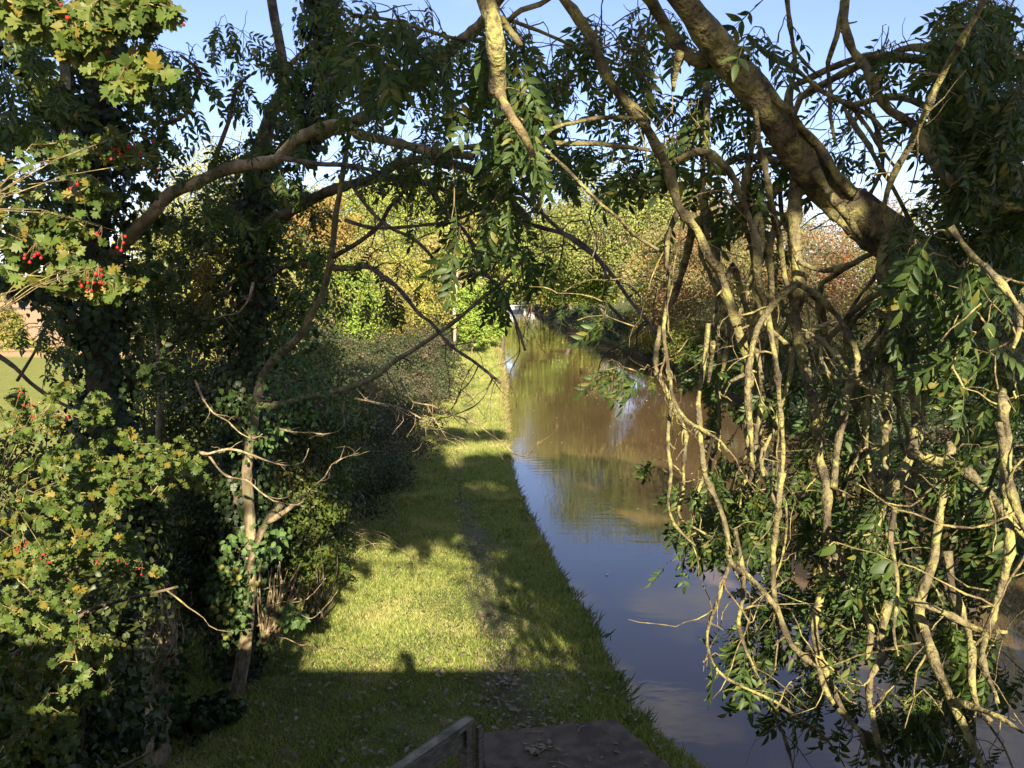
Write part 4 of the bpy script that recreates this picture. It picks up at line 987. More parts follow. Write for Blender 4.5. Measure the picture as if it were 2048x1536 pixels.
# ---- slender leaning sapling with a sunlit foot
SP = thing('ash_tree', at(478, 1388, 8.5) * np.array([1, 1, 0]), 'slender pale barked sapling with a sunlit foot and sprouting cut shoots', 'tree')
SL = []
tS, _ = smooth_line([at(470, 1400, 8.5), at(485, 1320, 8.5), at(497, 1230, 8.5), at(502, 1120, 8.5), at(499, 1020, 8.5), at(494, 940, 8.5), at(506, 850, 8.45), at(522, 765, 8.4), at(548, 718, 8.3), at(600, 672, 8.1), at(618, 638, 8.0), at(644, 590, 7.9), at(662, 516, 7.7), at(672, 427, 7.5), at(682, 371, 7.4), at(700, 250, 7.2)], .08)
rS = np.interp(np.linspace(0, 1, len(tS)), [0, .12, .4, .6, 1], [.085, .068, .055, .042, .02])
tb = Tubes(); tb.add(tS, rS, 10, .05); tb.build('trunk', M['sapling_bark'], SP); SL.append((tS, rS))
for Y0, Y1, r0, r1, pts, m in [
    (8.4, 8.0, 8, 7, [(496, 1150), (505, 1110), (520, 1070), (540, 1035), (560, 1012)], 'sapling_bark'),
    (8.0, 7.9, 6, 5, [(535, 1045), (560, 1030), (590, 1008), (600, 998)], 'sapling_bark'),
    (7.7, 6.0, 5, 3, [(664, 515), (712, 488), (758, 452), (776, 419), (804, 386), (834, 346), (860, 320)], 'dark_bark'),
    (7.8, 5.4, 6, 3, [(655, 535), (702, 537), (738, 534), (771, 557), (794, 574), (814, 597), (839, 628), (865, 648), (900, 690), (950, 725), (1000, 765)], 'dark_bark'),
    (8.3, 5.6, 7, 3, [(525, 812), (560, 808), (611, 794), (662, 784), (717, 769), (753, 751), (789, 723), (834, 695), (900, 650), (960, 600), (1010, 560), (1060, 500)], 'sapling_bark'),
    (6.4, 5.2, 3, 2, [(710, 797), (763, 807), (809, 817), (839, 837), (855, 850), (877, 858), (930, 878)], 'dead_twig'),
    (5.6, 4.8, 3, 2, [(800, 760), (822, 790), (855, 809), (890, 825), (928, 840), (966, 863), (997, 880), (1025, 903), (1050, 911), (1070, 895), (1079, 882)], 'dead_twig'),
    (5.4, 5.3, 2.5, 1.5, [(855, 812), (866, 838), (880, 862), (898, 886)], 'dead_twig'),
    (5.5, 5.4, 2, 1.2, [(850, 850), (857, 870), (860, 884)], 'dead_twig'),
    (7.4, 6.8, 3, 2, [(560, 858), (593, 863), (624, 865), (641, 870), (682, 858), (687, 822), (690, 800)], 'dead_twig'),
    (6.6, 6.4, 4, 3, [(400, 905), (417, 907), (455, 897), (496, 907), (534, 921), (578, 931), (605, 921), (616, 893)], 'dead_twig'),
    (6.6, 6.4, 3, 2.5, [(417, 910), (441, 948), (462, 958), (489, 962), (520, 985), (560, 1004), (590, 1015), (605, 1005)], 'dead_twig'),
    (6.9, 6.6, 3, 2, [(390, 760), (421, 818), (448, 845), (479, 869), (505, 875), (526, 869)], 'dead_twig'),
    (7.6, 7.4, 4, 3, [(506, 565), (499, 599), (475, 627), (445, 630), (424, 640)], 'dead_twig'),
    (7.0, 6.6, 3, 1.5, [(600, 1000), (640, 960), (680, 920), (715, 905)], 'dead_twig'),
    ]:
    P, r = traced(pts, Y0, Y1, r0, r1, .05); tb = Tubes()
    if m == 'dead_twig':
        kn = np.arange(0, len(P) + 3, 3); off = RNG.normal(size=(len(kn), 3)) * .012; off[0] = 0
        P = P + np.stack([np.interp(np.arange(len(P)), kn, off[:, q]) for q in range(3)], -1)
        r = r * .62 * (1 + .4 * (RNG.uniform(size=len(P)) < .2)); r = r * np.linspace(1.15, .55, len(P))
        for _ in range(max(2, int(len(P) * .3))):
            q = RNG.integers(1, len(P) - 1); Q, w, _e = twig(P[q], rv() + (P[q] - P[q - 1]) * 12, U(.04, .2), min(.004, r[q] * .7), 0, .5, .03); tb.add(Q, w, 5, .15)
    tb.add(P, r, 7, .1); SL.append((P, r)); tb.build('branch', M[m], SP)
tb = Tubes(); st = []
auto_twigs(tb, SL[3:6], 4.5, (.2, .8), (.003, .007), .25, st, .4)
auto_twigs(tb, st, 3.0, (.12, .4), (.002, .004), .2, [], .4)
tb.build('twig_spray', M['dark_bark'], SP)
tb = Tubes(); auto_twigs(tb, SL[6:], 4, (.08, .25), (.0025, .005), .1, [], .5)
tb.build('dead_spray', M['dead_twig'], SP)
for k in range(44):
    s = at(U(515, 560), U(1235, 1290), 8.4); e = at(U(520, 610), U(1120, 1240), U(8.0, 8.4)); l2, _ = smooth_line([s, (s + e) / 2 + rv() * .05, e], .05)
    tb = Tubes(); tb.add(l2, np.linspace(.014, .005, len(l2)), 5, .15); tb.build('cut_shoot', M['dead_twig'], SP)
for a, b, c, d in [((530, 1215), (570, 1205), (610, 1200), (655, 1150)), ((540, 1240), (580, 1222), (620, 1235), (668, 1190)), ((525, 1180), (548, 1172), (585, 1160), (600, 1128)), ((540, 1268), (575, 1280), (600, 1290), (622, 1286))]:
    l2, _ = smooth_line([at(*a, 8.3), at(*b, 8.15), at(*c, 8.0), at(*d, 7.8)], .04); l2 = l2 + np.cumsum(RNG.normal(size=l2.shape), 0) * .004
    tb = Tubes(); tb.add(l2, np.linspace(.008, .003, len(l2)), 5, .12); tb.build('cut_shoot', M['dead_twig'], SP)
lv = Leaves(); tb = Tubes()
ivc = zone(455, 1190, 40, 90, 8.1, 8.5, 60) + zone(480, 1120, 40, 50, 8.2, 8.5, 18) + zone(580, 1230, 30, 18, 8.0, 8.3, 14) + zone(545, 1075, 40, 30, 8, 8.4, 10)
for c in ivc:
    k = 7; o = rv(k)
    lv.add(IVY if U(0, 1) < .5 else OVATE, c + o * .05, unit(np.array([0, 0, -.8]) + o * .8), unit(np.array([.2, -.8, .5]) + rv(k) * .5), U(.05, .085, k))
for c in zone(570, 740, 50, 110, 7.7, 8.3, 40) + zone(500, 850, 60, 60, 8.0, 8.4, 24) + zone(650, 560, 50, 80, 7.5, 8, 20) + zone(660, 800, 70, 60, 7.2, 8, 16):
    k = 9; o = rv(k); lv.add(OVATE, c + o * .09, unit(np.array([0, 0, -.6]) + o), unit(np.array([.1, -.7, .5]) + rv(k) * .6), U(.035, .075, k))
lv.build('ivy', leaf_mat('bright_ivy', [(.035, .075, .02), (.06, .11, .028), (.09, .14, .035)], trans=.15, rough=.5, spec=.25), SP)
bmh = bmesh.new(); bmesh.ops.create_icosphere(bmh, subdivisions=2, radius=.03)
for v in bmh.verts: v.co *= 1 + .22 * ((v.index * 7919) % 13) / 13
mh = bpy.data.meshes.new('flower_head'); bmh.to_mesh(mh); bmh.free(); mh.materials.append(M['flower_head'])
for px, py in [(443, 1135), (452, 1142), (471, 1140), (478, 1155), (467, 1165), (425, 1216), (432, 1222), (455, 1213), (462, 1221), (438, 1235), (452, 1245), (460, 1263), (452, 1274), (578, 1233), (440, 1200), (512, 1168)]:
    o = bpy.data.objects.new('flower_head', mh); COL.objects.link(o); o.parent = SP; o.matrix_parent_inverse = Matrix.Translation(-Vector(SP.location))
    o.location = at(px, py, 8.12)

# ---- second thin stem and the old ivy bound stump
TS = thing('young_tree', at(322, 1300, 8.8) * np.array([1, 1, 0]), 'thin straight sapling between the two ivy covered trunks', 'tree')
P, r = traced([(325, 1350), (322, 1100), (318, 893), (321, 808), (321, 739), (315, 654), (301, 579), (296, 480), (310, 380)], 8.8, 8.8, 8, 4, .1)
tb = Tubes(); tb.add(P, r, 8, .05); tb.build('trunk', M['sapling_bark'], TS)
P2, r2 = traced([(321, 740), (345, 690), (380, 650), (420, 610), (470, 560)], 8.7, 8.4, 5, 3, .1); tb = Tubes(); tb.add(P2, r2, 6); st = [(P2, r2)]
auto_twigs(tb, [(P, r), (P2, r2)], 2.5, (.3, .9), (.004, .008), .1, st, .3); tb.build('branch', M['dark_bark'], TS)
lv = Leaves()
A = np.concatenate([p for p, _ in st]); k = A[RNG.integers(len(A), size=2600)] + RNG.normal(size=(2600, 3)) * .12
lv.add(OVATE, k, unit(rv(2600) + np.array([0, 0, -.5])), unit(rv(2600) + np.array([0, -.6, .5])), U(.035, .075, 2600)); tb = Tubes(); leafspray(lv, tb, zone(350, 540, 90, 130, 8.2, 9.4, 70), A, 3, .18, PINN, r=.003); tb.build('twig_spray', M['dark_bark'], TS)
lv.build('foliage', M['shrub_leaf'], TS)

SB = at(310, 1300, 7.2) * np.array([1, 1, 0])
ST = thing('ivy_stump', SB, 'old broken stump bound in dry ivy stems and lit by a patch of sun', 'stump')
tb = Tubes(); P, _ = smooth_line([at(315, 1560, 7.2), at(312, 1400, 7.2), at(306, 1270, 7.2), at(312, 1180, 7.2), at(318, 1150, 7.2)], .06)
tb.add(P, np.linspace(.12, .085, len(P)), 12, .12)
P2, _ = smooth_line([at(345, 1330, 7.15), at(342, 1260, 7.15), at(335, 1200, 7.15), at(330, 1160, 7.2)], .06); tb.add(P2, np.linspace(.05, .03, len(P2)), 8, .12)
tb.build('trunk', M['sapling_bark'], ST)
tb = Tubes()
for k in range(60):
    a = at(U(270, 350), U(1250, 1330), U(6.9, 7.15)); b = a + np.array([U(-.1, .1), U(-.05, .05), U(.2, .55)]); mid = (a + b) / 2 + rv() * .09
    l2, _ = smooth_line([a, mid, b], .05); tb.add(l2, np.full(len(l2), U(.004, .011)), 5, .15)
tb.build('ivy_growth', M['dead_twig'], ST)
lv = Leaves(); c = np.array(zone(310, 1175, 55, 40, 6.9, 7.3, 260) + zone(320, 1350, 60, 130, 7.0, 7.4, 300)); lv.add(IVY, c, unit(rv(len(c)) * .6 + np.array([0, 0, -1])), unit(rv(len(c)) * .5 + np.array([.1, -.9, .4])), U(.04, .075, len(c)))
lv.build('ivy', M['ivy_leaf'], ST)

# ---- hawthorn close by the bridge, with red berries
HW = thing('hawthorn_bush', (-2.9, 2.3, .2), 'close hawthorn with lobed yellowing leaves and clusters of red berries', 'hawthorn')
HL = []
tb = Tubes()
for pts, r0, r1 in [([(-2.9, 2.3, .2), (-2.7, 2.3, 2.0), (-2.3, 2.1, 3.4), (-1.9, 1.9, 4.3), (-1.55, 1.75, 4.95), (-1.0, 1.7, 5.2)], .06, .008),
                    ([(-2.7, 2.3, 1.6), (-2.5, 2.7, 2.6), (-2.2, 2.9, 3.3), (-1.9, 3.0, 3.6)], .04, .008),
                    ([(-2.3, 2.1, 3.3), (-2.0, 2.0, 3.95), (-1.6, 1.95, 4.35), (-1.25, 1.95, 4.5)], .025, .005),
                    ([(-2.9, 2.5, 1.0), (-2.6, 3.0, 1.9), (-2.3, 3.3, 2.6), (-1.9, 3.5, 2.9), (-1.5, 3.6, 3.0)], .04, .006),
                    ([(-2.9, 2.4, .9), (-2.5, 3.2, 1.5), (-2.2, 3.6, 1.9), (-1.75, 3.8, 2.1)], .035, .006),
                    ([(-2.0, 2.0, 4.1), (-1.9, 1.8, 4.7), (-1.85, 1.7, 5.2)], .02, .006),
                    ([(-2.5, 2.7, 2.5), (-2.2, 3.1, 2.9), (-1.7, 3.2, 3.25)], .022, .006)]:
    P, t = smooth_line(pts, .05); r = np.linspace(r0, r1, len(P)); tb.add(P, r, 7, .1); HL.append((P, r))
tb.build('stem', M['dark_bark'], HW)
tb = Tubes(); st = []
auto_twigs(tb, HL, 5, (.15, .5), (.003, .006), .1, st, .5)
AN = np.concatenate([p for p, _ in HL] + [p for p, _ in st])
lv = Leaves()
HZ = [(zone(260, 25, 110, 45, 1.6, 1.9, 30), 5, .05), (zone(90, 40, 110, 60, 1.7, 2.1, 26), 5, .05), (zone(265, 155, 75, 40, 1.65, 1.85, 16), 5, .05), (zone(190, 90, 60, 60, 1.7, 2, 10), 4, .05),
      (zone(60, 510, 90, 50, 2.0, 2.3, 22), 5, .045), (zone(190, 570, 95, 28, 2.0, 2.2, 18), 5, .048), (zone(120, 470, 90, 40, 2.1, 2.4, 10), 4, .045), (zone(235, 300, 80, 40, 2.1, 2.3, 13), 4, .045), (zone(200, 390, 70, 50, 2.2, 2.5, 8), 4, .045), (zone(110, 330, 90, 60, 2.2, 2.6, 9), 4, .045),
      (zone(90, 820, 130, 60, 2.6, 3.2, 36), 5, .042), (zone(250, 930, 170, 70, 2.8, 3.5, 60), 5, .045), (zone(120, 1020, 160, 110, 2.6, 3.3, 80), 5, .045), (zone(60, 1180, 100, 110, 2.5, 3.0, 46), 5, .045),
      (zone(230, 1110, 110, 60, 2.9, 3.4, 26), 4, .045), (zone(330, 960, 90, 60, 3.1, 3.6, 24), 4, .048), (zone(100, 1330, 140, 110, 2.6, 3.4, 50), 5, .045), (zone(60, 1480, 100, 80, 2.5, 3.2, 30), 5, .045)]
for z, nl, sz in HZ:
    leafspray(lv, tb, z, AN, nl * 2.3, sz * .72, [HAW, HAW, HAW, HAW, MAPLE], r=.0016, droop=.25, spread=.9, nface=(.1, -.7, .5))
lv.build('foliage', M['haw_leaf'], HW); tb.build('twig_spray', M['twig_lichen'], HW)
bmb = bmesh.new(); bmesh.ops.create_icosphere(bmb, subdivisions=2, radius=1.0); BV = np.array([v.co for v in bmb.verts]); BT = np.array([[v.index for v in f.verts] for f in bmb.faces]); bmb.free()
for px, py, Y, n in [(322, 18, 1.68, 3), (345, 40, 1.68, 5), (182, 45, 1.75, 3), (210, 98, 1.72, 2), (158, 24, 1.72, 2), (270, 290, 2.1, 5), (225, 305, 2.1, 4), (75, 513, 2.0, 7), (45, 490, 2.1, 4), (175, 562, 2.0, 5), (198, 560, 2.0, 6), (150, 560, 2.0, 2), (205, 478, 2.2, 3), (245, 492, 2.2, 4), (102, 552, 2.1, 3), (45, 790, 2.7, 4), (58, 805, 2.7, 3), (125, 832, 2.8, 2), (70, 840, 2.8, 2), (90, 1125, 2.6, 4), (48, 1090, 2.6, 3), (180, 1075, 2.9, 3), (242, 1128, 2.9, 3), (285, 1142, 3.0, 2), (205, 1125, 2.9, 2), (155, 385, 2.2, 2), (300, 350, 2.2, 3), (330, 22, 1.7, 3)]:
    V = []; T = []; c = at(px, py, Y); sk = Tubes(); a = AN[np.argmin(np.linalg.norm(AN - c, axis=1))]; hub = c + np.array([0, 0, .035])
    sk.add(np.array([a, (a + hub) / 2 + [0, 0, .02], hub]), np.array([.0016, .0013, .001]), 4)
    for k in range(n):
        p = c + RNG.normal(size=3) * np.array([.014, .01, .012]); sk.add(np.array([hub, (hub + p) / 2 + RNG.normal(size=3) * .003, p]), np.array([.0008, .0007, .0008]), 4)
        V.append(BV * np.array([1, 1, 1.12]) * U(.003, .0046) + p); T.append(BT + k * len(BV))
    bo = mesh_np('berry_spray', np.concatenate(V), np.concatenate(T), M['berry'], HW, True)
    sk.build('stalk', M['twig_lichen'], bo)

# ---- understorey bushes filling the shade under the ivy trees
UND = 'bushes under the ivy trees'
for (px, top, Y, hw, mat, lab, nl) in [
    (40, 940, 5.2, .9, 'shrub_leaf', 'dark low bush under the hawthorn berries at the picture corner', 9000),
    (235, 930, 7.9, .55, 'shrub_leaf', 'green bush in front of the thin straight sapling', 6000),
    (420, 560, 9.8, .9, 'shrub_leaf', 'upright bush between the thin sapling and the second ivy trunk', 11000),
    (300, 430, 10.6, 1.0, 'shrub_leaf', 'tall dark bush beside the thick ivy trunk', 11000),
    (590, 640, 11.4, .7, 'shrub_leaf', 'leafy bush behind the bend of the pale sapling', 8000),
    (610, 880, 10.6, .55, 'haw_leaf', 'yellowing bush by the sunlit dead twigs of the sapling', 6000),
    (90, 1180, 5.6, .7, 'ivy_leaf', 'dark ivy mound before the broken stump', 5000),
    (400, 1000, 9.6, .8, 'shrub_leaf', 'shadowy bush behind the broken stump', 8000),
    (60, 800, 8.5, 1.0, 'shrub_leaf', 'low bush before the green pasture', 8000),
    (600, 500, 12.2, .8, 'haw_leaf', 'bush with yellow leaves right of the second ivy trunk', 8000),
    (395, 1400, 7.8, .45, 'ivy_leaf', 'low ivy and weeds round the stump foot', 2600),
    ]:
    b = at(px, top, Y); base = np.array([b[0], Y, 0.]); h = b[2]
    t = thing('shrub', base, lab, 'bush', UND)
    lv = Leaves(); c = np.array([b[0], Y, h * .52])
    tpl = IVY if mat == 'ivy_leaf' else OVATE
    cc = crown_leaves(lv, c, (hw, hw * .8, h * .5), 60, nl, .06 if mat != 'ivy_leaf' else .06, tpl, low=-1, fill=.5, lump=.42 if h < 2.5 else .3 * h / hw / 2)
    lv.build('foliage', M[mat], t)
    tb = Tubes()
    for k in range(9):
        e = cc[RNG.integers(len(cc))]; s = base + np.array([U(-.2, .2), U(-.2, .2), 0]); l2, _ = smooth_line([s, (s + e) / 2 + rv() * .15, e], .1); tb.add(l2, np.linspace(.02, .005, len(l2)), 5, .1)
    tb.build('stem_growth', M['dark_bark'], t)

# ------------------------------------------------------------------ built things
def poly(bm, pts, z0, z1):
    a = [bm.verts.new((x, y, z0)) for x, y in pts]; b = [bm.verts.new((x, y, z1)) for x, y in pts]
    n = len(pts); bm.faces.new(a[::-1]); bm.faces.new(b)
    for i in range(n): bm.faces.new((a[i], a[(i + 1) % n], b[(i + 1) % n], b[i]))
def box(bm, c, s, rot=None):
    r = bmesh.ops.create_cube(bm, size=1)
    for v in r['verts']:
        p = Vector((v.co.x * s[0], v.co.y * s[1], v.co.z * s[2]))
        if rot is not None: p = rot @ p
        v.co = p + Vector(c)
def obj(name, bm, mat, parent=None, bev=0):
    if bev: bmesh.ops.bevel(bm, geom=bm.edges[:], offset=bev, segments=2, affect='EDGES')
    bmesh.ops.recalc_face_normals(bm, faces=bm.faces[:])
    me = bpy.data.meshes.new(name); bm.to_mesh(me); bm.free(); me.materials.append(mat)
    o = bpy.data.objects.new(name, me); COL.objects.link(o)
    if parent is not None:
        o.parent = parent; o.matrix_parent_inverse = Matrix.Translation(-Vector(parent.location))
    return o
M['wood'] = rough_mat('weathered_wood', (.14, .125, .09), (.25, .225, .165), 12, (.08, .085, .045), bump=.5, bscale=60, stretch=(1, 1, 6))
M['pole_wood'] = rough_mat('pole_wood', (.34, .25, .17), (.46, .36, .26), 6, bump=.3, stretch=(1, 1, .2))
M['slab'] = rough_mat('mossy_slab', (.06, .048, .034), (.105, .085, .06), 6, (.12, .11, .09), bump=.5, bscale=80, s3=60, lo3=.66, hi3=.72)
M['brick'] = rough_mat('old_brick', (.16, .08, .05), (.26, .13, .085), 9, (.2, .18, .15), bump=.6)
M['stone'] = rough_mat('coping_stone', (.22, .2, .16), (.32, .29, .24), 9, bump=.5)
M['white'] = rough_mat('white_board', (.72, .71, .68), (.8, .79, .76), 9, bump=.05, rough=.5)
M['black'] = rough_mat('black_iron', (.02, .02, .02), (.04, .04, .04), 9, bump=.1, rough=.5)

HR = thing('handrail', (-.36, 6.1, 0), 'weathered grey timber handrail on a post beside the dark slab', 'handrail')
bm = bmesh.new(); a0, b0 = Vector((-.33, 6.16, 1.0)), Vector((-1.05, 5.1, 1.0)); dv = (b0 - a0).normalized()
rot = Matrix(((dv.y, dv.x, 0), (-dv.x, dv.y, 0), (0, 0, 1)))
box(bm, (a0 + b0) / 2, (.085, (b0 - a0).length, .042), rot); obj('rail', bm, M['wood'], HR, .004)
bm = bmesh.new(); box(bm, (a0 + b0) / 2 + Vector((.0, 0, -.10)), (.04, (b0 - a0).length - .03, .12), rot); obj('board', bm, M['wood'], HR, .003)
for p in (a0 + dv * .07, b0 - dv * .1):
    bm = bmesh.new(); box(bm, (p.x + .012, p.y, .474), (.075, .075, .995), rot); obj('post', bm, M['wood'], HR, .004)
bm = bmesh.new(); box(bm, (a0.x + .075, a0.y - .02, .47), (.03, .055, .97), rot); obj('strut', bm, M['wood'], HR, .003)

SLB = thing('stone_slab', (.6, 7, 0), 'dark mossy slab at the water end of the steps, strewn with twigs', 'slab')
bm = bmesh.new(); poly(bm, [(-.35, 7.58), (1.04, 7.85), (1.42, 6.95), (2.05, 5.3), (-.1, 5.3), (-.22, 6.9)], -.15, .11); obj('slab', bm, M['slab'], SLB, .015)
TWL = ['pale crooked twig lying along the back edge of the slab', 'bent pale twig near the slab corner by the water', 'leafy brown twig in the middle of the slab', 'short twig lying in front of the leafy one', 'thin straight twig towards the water side of the slab', 'twig with a curled leaf nearest the post']
for k, ((px, py), (qx, qy)) in enumerate([((1050, 1466), (1090, 1462)), ((1155, 1465), (1176, 1450)), ((1042, 1486), (1105, 1500)), ((1098, 1524), (1140, 1534)), ((1225, 1502), (1242, 1504)), ((1060, 1515), (1100, 1488))]):
    a = ground(px, py, .122); b = ground(qx, qy, .122); mid = (a + b) / 2 + np.array([U(-.03, .03), U(-.03, .03), .004])
    t = thing('twig', a, TWL[k], 'twig', 'twigs on the slab'); tb = Tubes(); l2, _ = smooth_line([a, mid, b], .03); tb.add(l2, np.linspace(.006, .003, len(l2)), 6, .15)
    c2 = mid + np.array([U(-.06, .06), .06, .0]); tb.add(np.array([mid, (mid + c2) / 2 + [0, 0, .01], c2]), np.array([.004, .003, .002]), 5); tb.build('stem', M['dead_twig'], t)
    if k in (2, 5):
        lv = Leaves(); q = 7; lv.add(OVATE, mid + np.stack([U(-.14, .14, q), U(-.08, .08, q), U(.004, .02, q)], -1), unit(np.stack([U(-1, 1, q), U(-1, 1, q), np.zeros(q)], -1)), unit(np.stack([U(-.4, .4, q), U(-.4, .4, q), np.ones(q)], -1)), U(.06, .1, q)); lv.build('leaf', M['litter'], t)

# pole with a white notice
pb = at(908, 690, 60); PX = float(pb[0])
PO = thing('wooden_pole', (PX, 60, 0), 'pale wooden pole with a white notice, standing by the hedge', 'pole')
top = at(914, 538, 60)
tb = Tubes(); tb.add(np.array([(PX, 60, -.2), ((PX + top[0]) / 2, 60, 3.1), (top[0], 60, top[2])]), np.array([.13, .12, .105]), 12); tb.build('post', M['pole_wood'], PO)
sg = at(912, 622, 59.8); bm = bmesh.new(); box(bm, (sg[0], 59.82, sg[2]), (.46, .03, .46)); NT = obj('notice', bm, M['white'], PO, .008)
bm = bmesh.new(); box(bm, (sg[0] - .05, 59.86, sg[2] + .33), (.26, .1, .12)); box(bm, (sg[0] + .1, 59.86, sg[2] - .3), (.3, .06, .06)); obj('bracket', bm, M['black'], NT, .01)

# moored boat at the far end
BX = at(1030, 615, 235)[0]
BT_ = thing('narrowboat', (BX, 238, WZ), 'grey blue narrowboat with a white front, moored at the far end', 'boat')
rz = Matrix.Rotation(R(-14), 3, 'Z')
def pl(pts): return [((rz @ Vector((x, y, 0))).x + BX, (rz @ Vector((x, y, 0))).y + 238) for x, y in pts]
M['hull'] = rough_mat('hull_paint', (.03, .04, .06), (.06, .07, .09), 4, bump=.1, rough=.4); M['cabin'] = rough_mat('cabin_paint', (.16, .18, .22), (.22, .24, .28), 4, bump=.1, rough=.4)
bm = bmesh.new(); poly(bm, pl([(-.3, -7), (.3, -7), (1.05, -5), (1.05, 6.5), (.6, 7), (-.6, 7), (-1.05, 6.5), (-1.05, -5)]), WZ - .4, WZ + .62); obj('hull', bm, M['hull'], BT_, .04)
bm = bmesh.new(); poly(bm, pl([(-.9, -4.2), (.9, -4.2), (.9, 5), (-.9, 5)]), WZ + .62, WZ + 1.75); CB = obj('cabin', bm, M['cabin'], BT_, .05)
bm = bmesh.new(); poly(bm, pl([(-.97, -4.4), (.97, -4.4), (.97, 5.2), (-.97, 5.2)]), WZ + 1.752, WZ + 1.86); obj('roof', bm, M['white'], CB, .03)
for sx in (-.45, .45):
    bm = bmesh.new(); box(bm, tuple((rz @ Vector((sx, -4.23, 0))) + Vector((BX, 238, WZ + 1.2))), (.6, .06, .8), rz); obj('door', bm, M['white'], CB, .02)

# the bridge the picture is taken from
BG = thing('brick_bridge', (2, 0, 0), 'brick canal bridge whose straight parapet shades the near grass', 'bridge')
bm = bmesh.new()
ang = np.linspace(math.pi, 0, 15); arch = [(5.3 + 3.7 * math.cos(a), .2 + 2.0 * math.sin(a)) for a in ang]
prof = [(-5.5, -.6), (1.6, -.6)] + arch + [(9.0, -.6), (14, -.6), (14, 2.72), (-5.5, 2.72)]
f = [bm.verts.new((x, .42, z)) for x, z in prof]; b = [bm.verts.new((x, -5.5, z)) for x, z in prof]; n = len(prof)
bm.faces.new(f); bm.faces.new(b[::-1])
for i in range(n): bm.faces.new((f[i], b[i], b[(i + 1) % n], f[(i + 1) % n]))
obj('arch', bm, M['brick'], BG)
for y0 in (.28, -5.36):
    bm = bmesh.new(); box(bm, (4.25, y0, 3.235), (19.5, .30, 1.03)); obj('parapet', bm, M['brick'], BG)
    bm = bmesh.new(); box(bm, (4.25, y0, 3.81), (19.5, .46, .118)); obj('coping', bm, M['stone'], BG, .02)
bm = bmesh.new(); box(bm, (-1.62, .30, 3.35), (.62, .44, 1.26)); box(bm, (-1.62, .30, 4.03), (.74, .56, .1)); obj('pier', bm, M['stone'], BG, .01)

# the photographer, whose head and raised arm show as a shadow on the grass
M['skin'] = rough_mat('skin', (.45, .28, .2), (.5, .32, .23), 6, bump=.05, rough=.5); M['cloth'] = rough_mat('dark_coat', (.03, .035, .05), (.05, .055, .07), 20, bump=.3); M['hair'] = rough_mat('brown_hair', (.05, .03, .02), (.09, .06, .035), 60, bump=.6, stretch=(1, 1, .2))
PE = thing('person', (.16, -.5, 2.72), 'person in a dark coat on the bridge, raising a phone with bent arms', 'person')
def skinned(name, verts, edges, mat, parent, sub=2):
    bm = bmesh.new(); ly = bm.verts.layers.skin.verify(); vs = []
    for i, (p, r) in enumerate(verts):
        v = bm.verts.new(p); v[ly].radius = (r, r) if not isinstance(r, tuple) else r; v[ly].use_root = i == 0; vs.append(v)
    for a, b in edges: bm.edges.new((vs[a], vs[b]))
    me = bpy.data.meshes.new(name); bm.to_mesh(me); bm.free(); me.materials.append(mat)
    o = bpy.data.objects.new(name, me); COL.objects.link(o); o.parent = parent; o.matrix_parent_inverse = Matrix.Translation(-Vector(parent.location))
    o.modifiers.new('skin', 'SKIN').use_smooth_shade = True
    s = o.modifiers.new('sub', 'SUBSURF'); s.levels = s.render_levels = sub
    return o
px0, py0 = .15, -.46
bv = [((px0, py0, 3.58), (.17, .12)), ((px0, py0, 3.78), (.15, .11)), ((px0, py0, 3.98), (.18, .12)), ((px0, py0 + .01, 4.10), (.09, .08)), ((px0, py0 + .05, 4.17), (.055, .055)), ((px0 - .01, py0 + .1, 4.25), (.075, .085)), ((px0 - .01, py0 + .11, 4.34), (.078, .095)), ((px0 - .01, py0 + .1, 4.42), (.05, .06)),
      ((px0 - .19, py0, 4.04), (.06, .06)), ((px0 - .30, py0 + .16, 3.90), (.05, .05)), ((px0 - .20, py0 + .36, 4.18), (.032, .03)), ((px0 - .155, py0 + .405, 4.25), (.028, .036)),
      ((px0 + .19, py0, 4.04), (.06, .06)), ((px0 + .24, py0 + .18, 3.86), (.05, .05)), ((px0 + .0, py0 + .36, 4.16), (.032, .03)), ((px0 - .06, py0 + .405, 4.24), (.028, .036)),
      ((px0 - .10, py0, 3.5), (.10, .10)), ((px0 - .11, py0 + .02, 3.15), (.065, .07)), ((px0 - .11, py0, 2.8), (.045, .045)), ((px0 - .12, py0 + .14, 2.75), (.04, .03)),
      ((px0 + .10, py0, 3.5), (.10, .10)), ((px0 + .11, py0 + .02, 3.15), (.065, .07)), ((px0 + .11, py0, 2.8), (.045, .045)), ((px0 + .12, py0 + .14, 2.75), (.04, .03))]
be = [(0, 1), (1, 2), (2, 3), (3, 4), (4, 5), (5, 6), (6, 7), (3, 8), (8, 9), (9, 10), (10, 11), (3, 12), (12, 13), (13, 14), (14, 15), (0, 16), (16, 17), (17, 18), (18, 19), (0, 20), (20, 21), (21, 22), (22, 23)]
skinned('body', bv, be, M['skin'], PE)
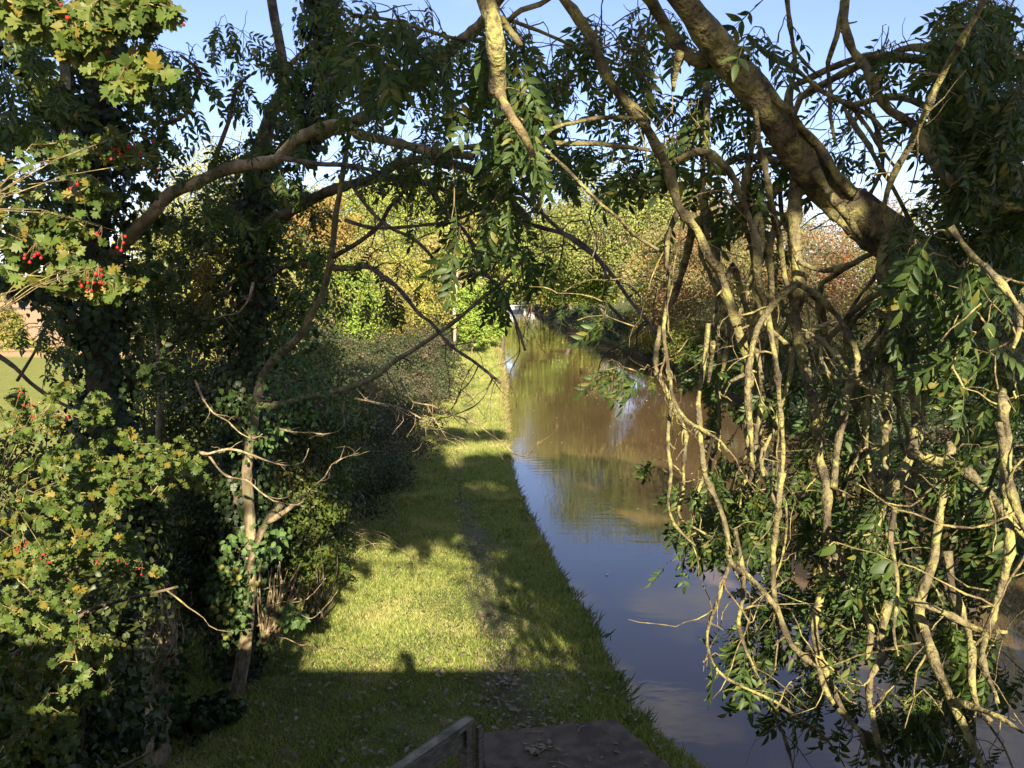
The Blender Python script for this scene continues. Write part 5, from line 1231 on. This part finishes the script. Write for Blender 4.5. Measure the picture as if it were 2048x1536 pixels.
for sx, hx in ((-1, -.155), (1, -.06)):
    for k in range(4):
        w = Vector((px0 + hx, py0 + .405, 4.235 + .018 * k)); skinned('finger', [((w.x, w.y, w.z), .009), ((w.x - sx * -.012, w.y + .018, w.z + .004), .008), ((w.x + sx * -.03, w.y + .012, w.z + .006), .007)], [(0, 1), (1, 2)], M['skin'], PE, 1)
    skinned('thumb', [((px0 + hx, py0 + .39, 4.225), .011), ((px0 + hx - sx * .02, py0 + .385, 4.25), .010), ((px0 + hx - sx * .035, py0 + .39, 4.27), .008)], [(0, 1), (1, 2)], M['skin'], PE, 1)
skinned('coat', [((px0, py0, 3.45), (.19, .14)), ((px0, py0, 3.75), (.175, .13)), ((px0, py0, 3.98), (.20, .135)), ((px0, py0 + .005, 4.08), (.12, .10)), ((px0 - .2, py0, 4.04), (.075, .075)), ((px0 - .30, py0 + .15, 3.9), (.066, .066)), ((px0 - .225, py0 + .31, 4.12), (.048, .048)), ((px0 + .2, py0, 4.04), (.075, .075)), ((px0 + .24, py0 + .17, 3.86), (.066, .066)), ((px0 + .05, py0 + .31, 4.1), (.048, .048))], [(0, 1), (1, 2), (2, 3), (3, 4), (4, 5), (5, 6), (3, 7), (7, 8), (8, 9)], M['cloth'], PE)
skinned('trousers', [((px0, py0, 3.52), (.16, .12)), ((px0 - .1, py0, 3.42), (.11, .11)), ((px0 - .11, py0 + .02, 3.1), (.085, .09)), ((px0 - .11, py0, 2.82), (.07, .07)), ((px0 + .1, py0, 3.42), (.11, .11)), ((px0 + .11, py0 + .02, 3.1), (.085, .09)), ((px0 + .11, py0, 2.82), (.07, .07))], [(0, 1), (1, 2), (2, 3), (0, 4), (4, 5), (5, 6)], M['cloth'], PE)
skinned('hair', [((px0 - .01, py0 + .07, 4.44), (.085, .10)), ((px0 - .01, py0 + .045, 4.36), (.09, .08)), ((px0 - .01, py0 + .04, 4.26), (.08, .06))], [(0, 1), (1, 2)], M['hair'], PE)
bm = bmesh.new(); box(bm, (.035, -.045, 4.285), (.155, .009, .075)); ph = obj('phone', bm, M['black'], None, .003)
tag(ph, 'slim black phone held up by the person on the bridge', 'phone')
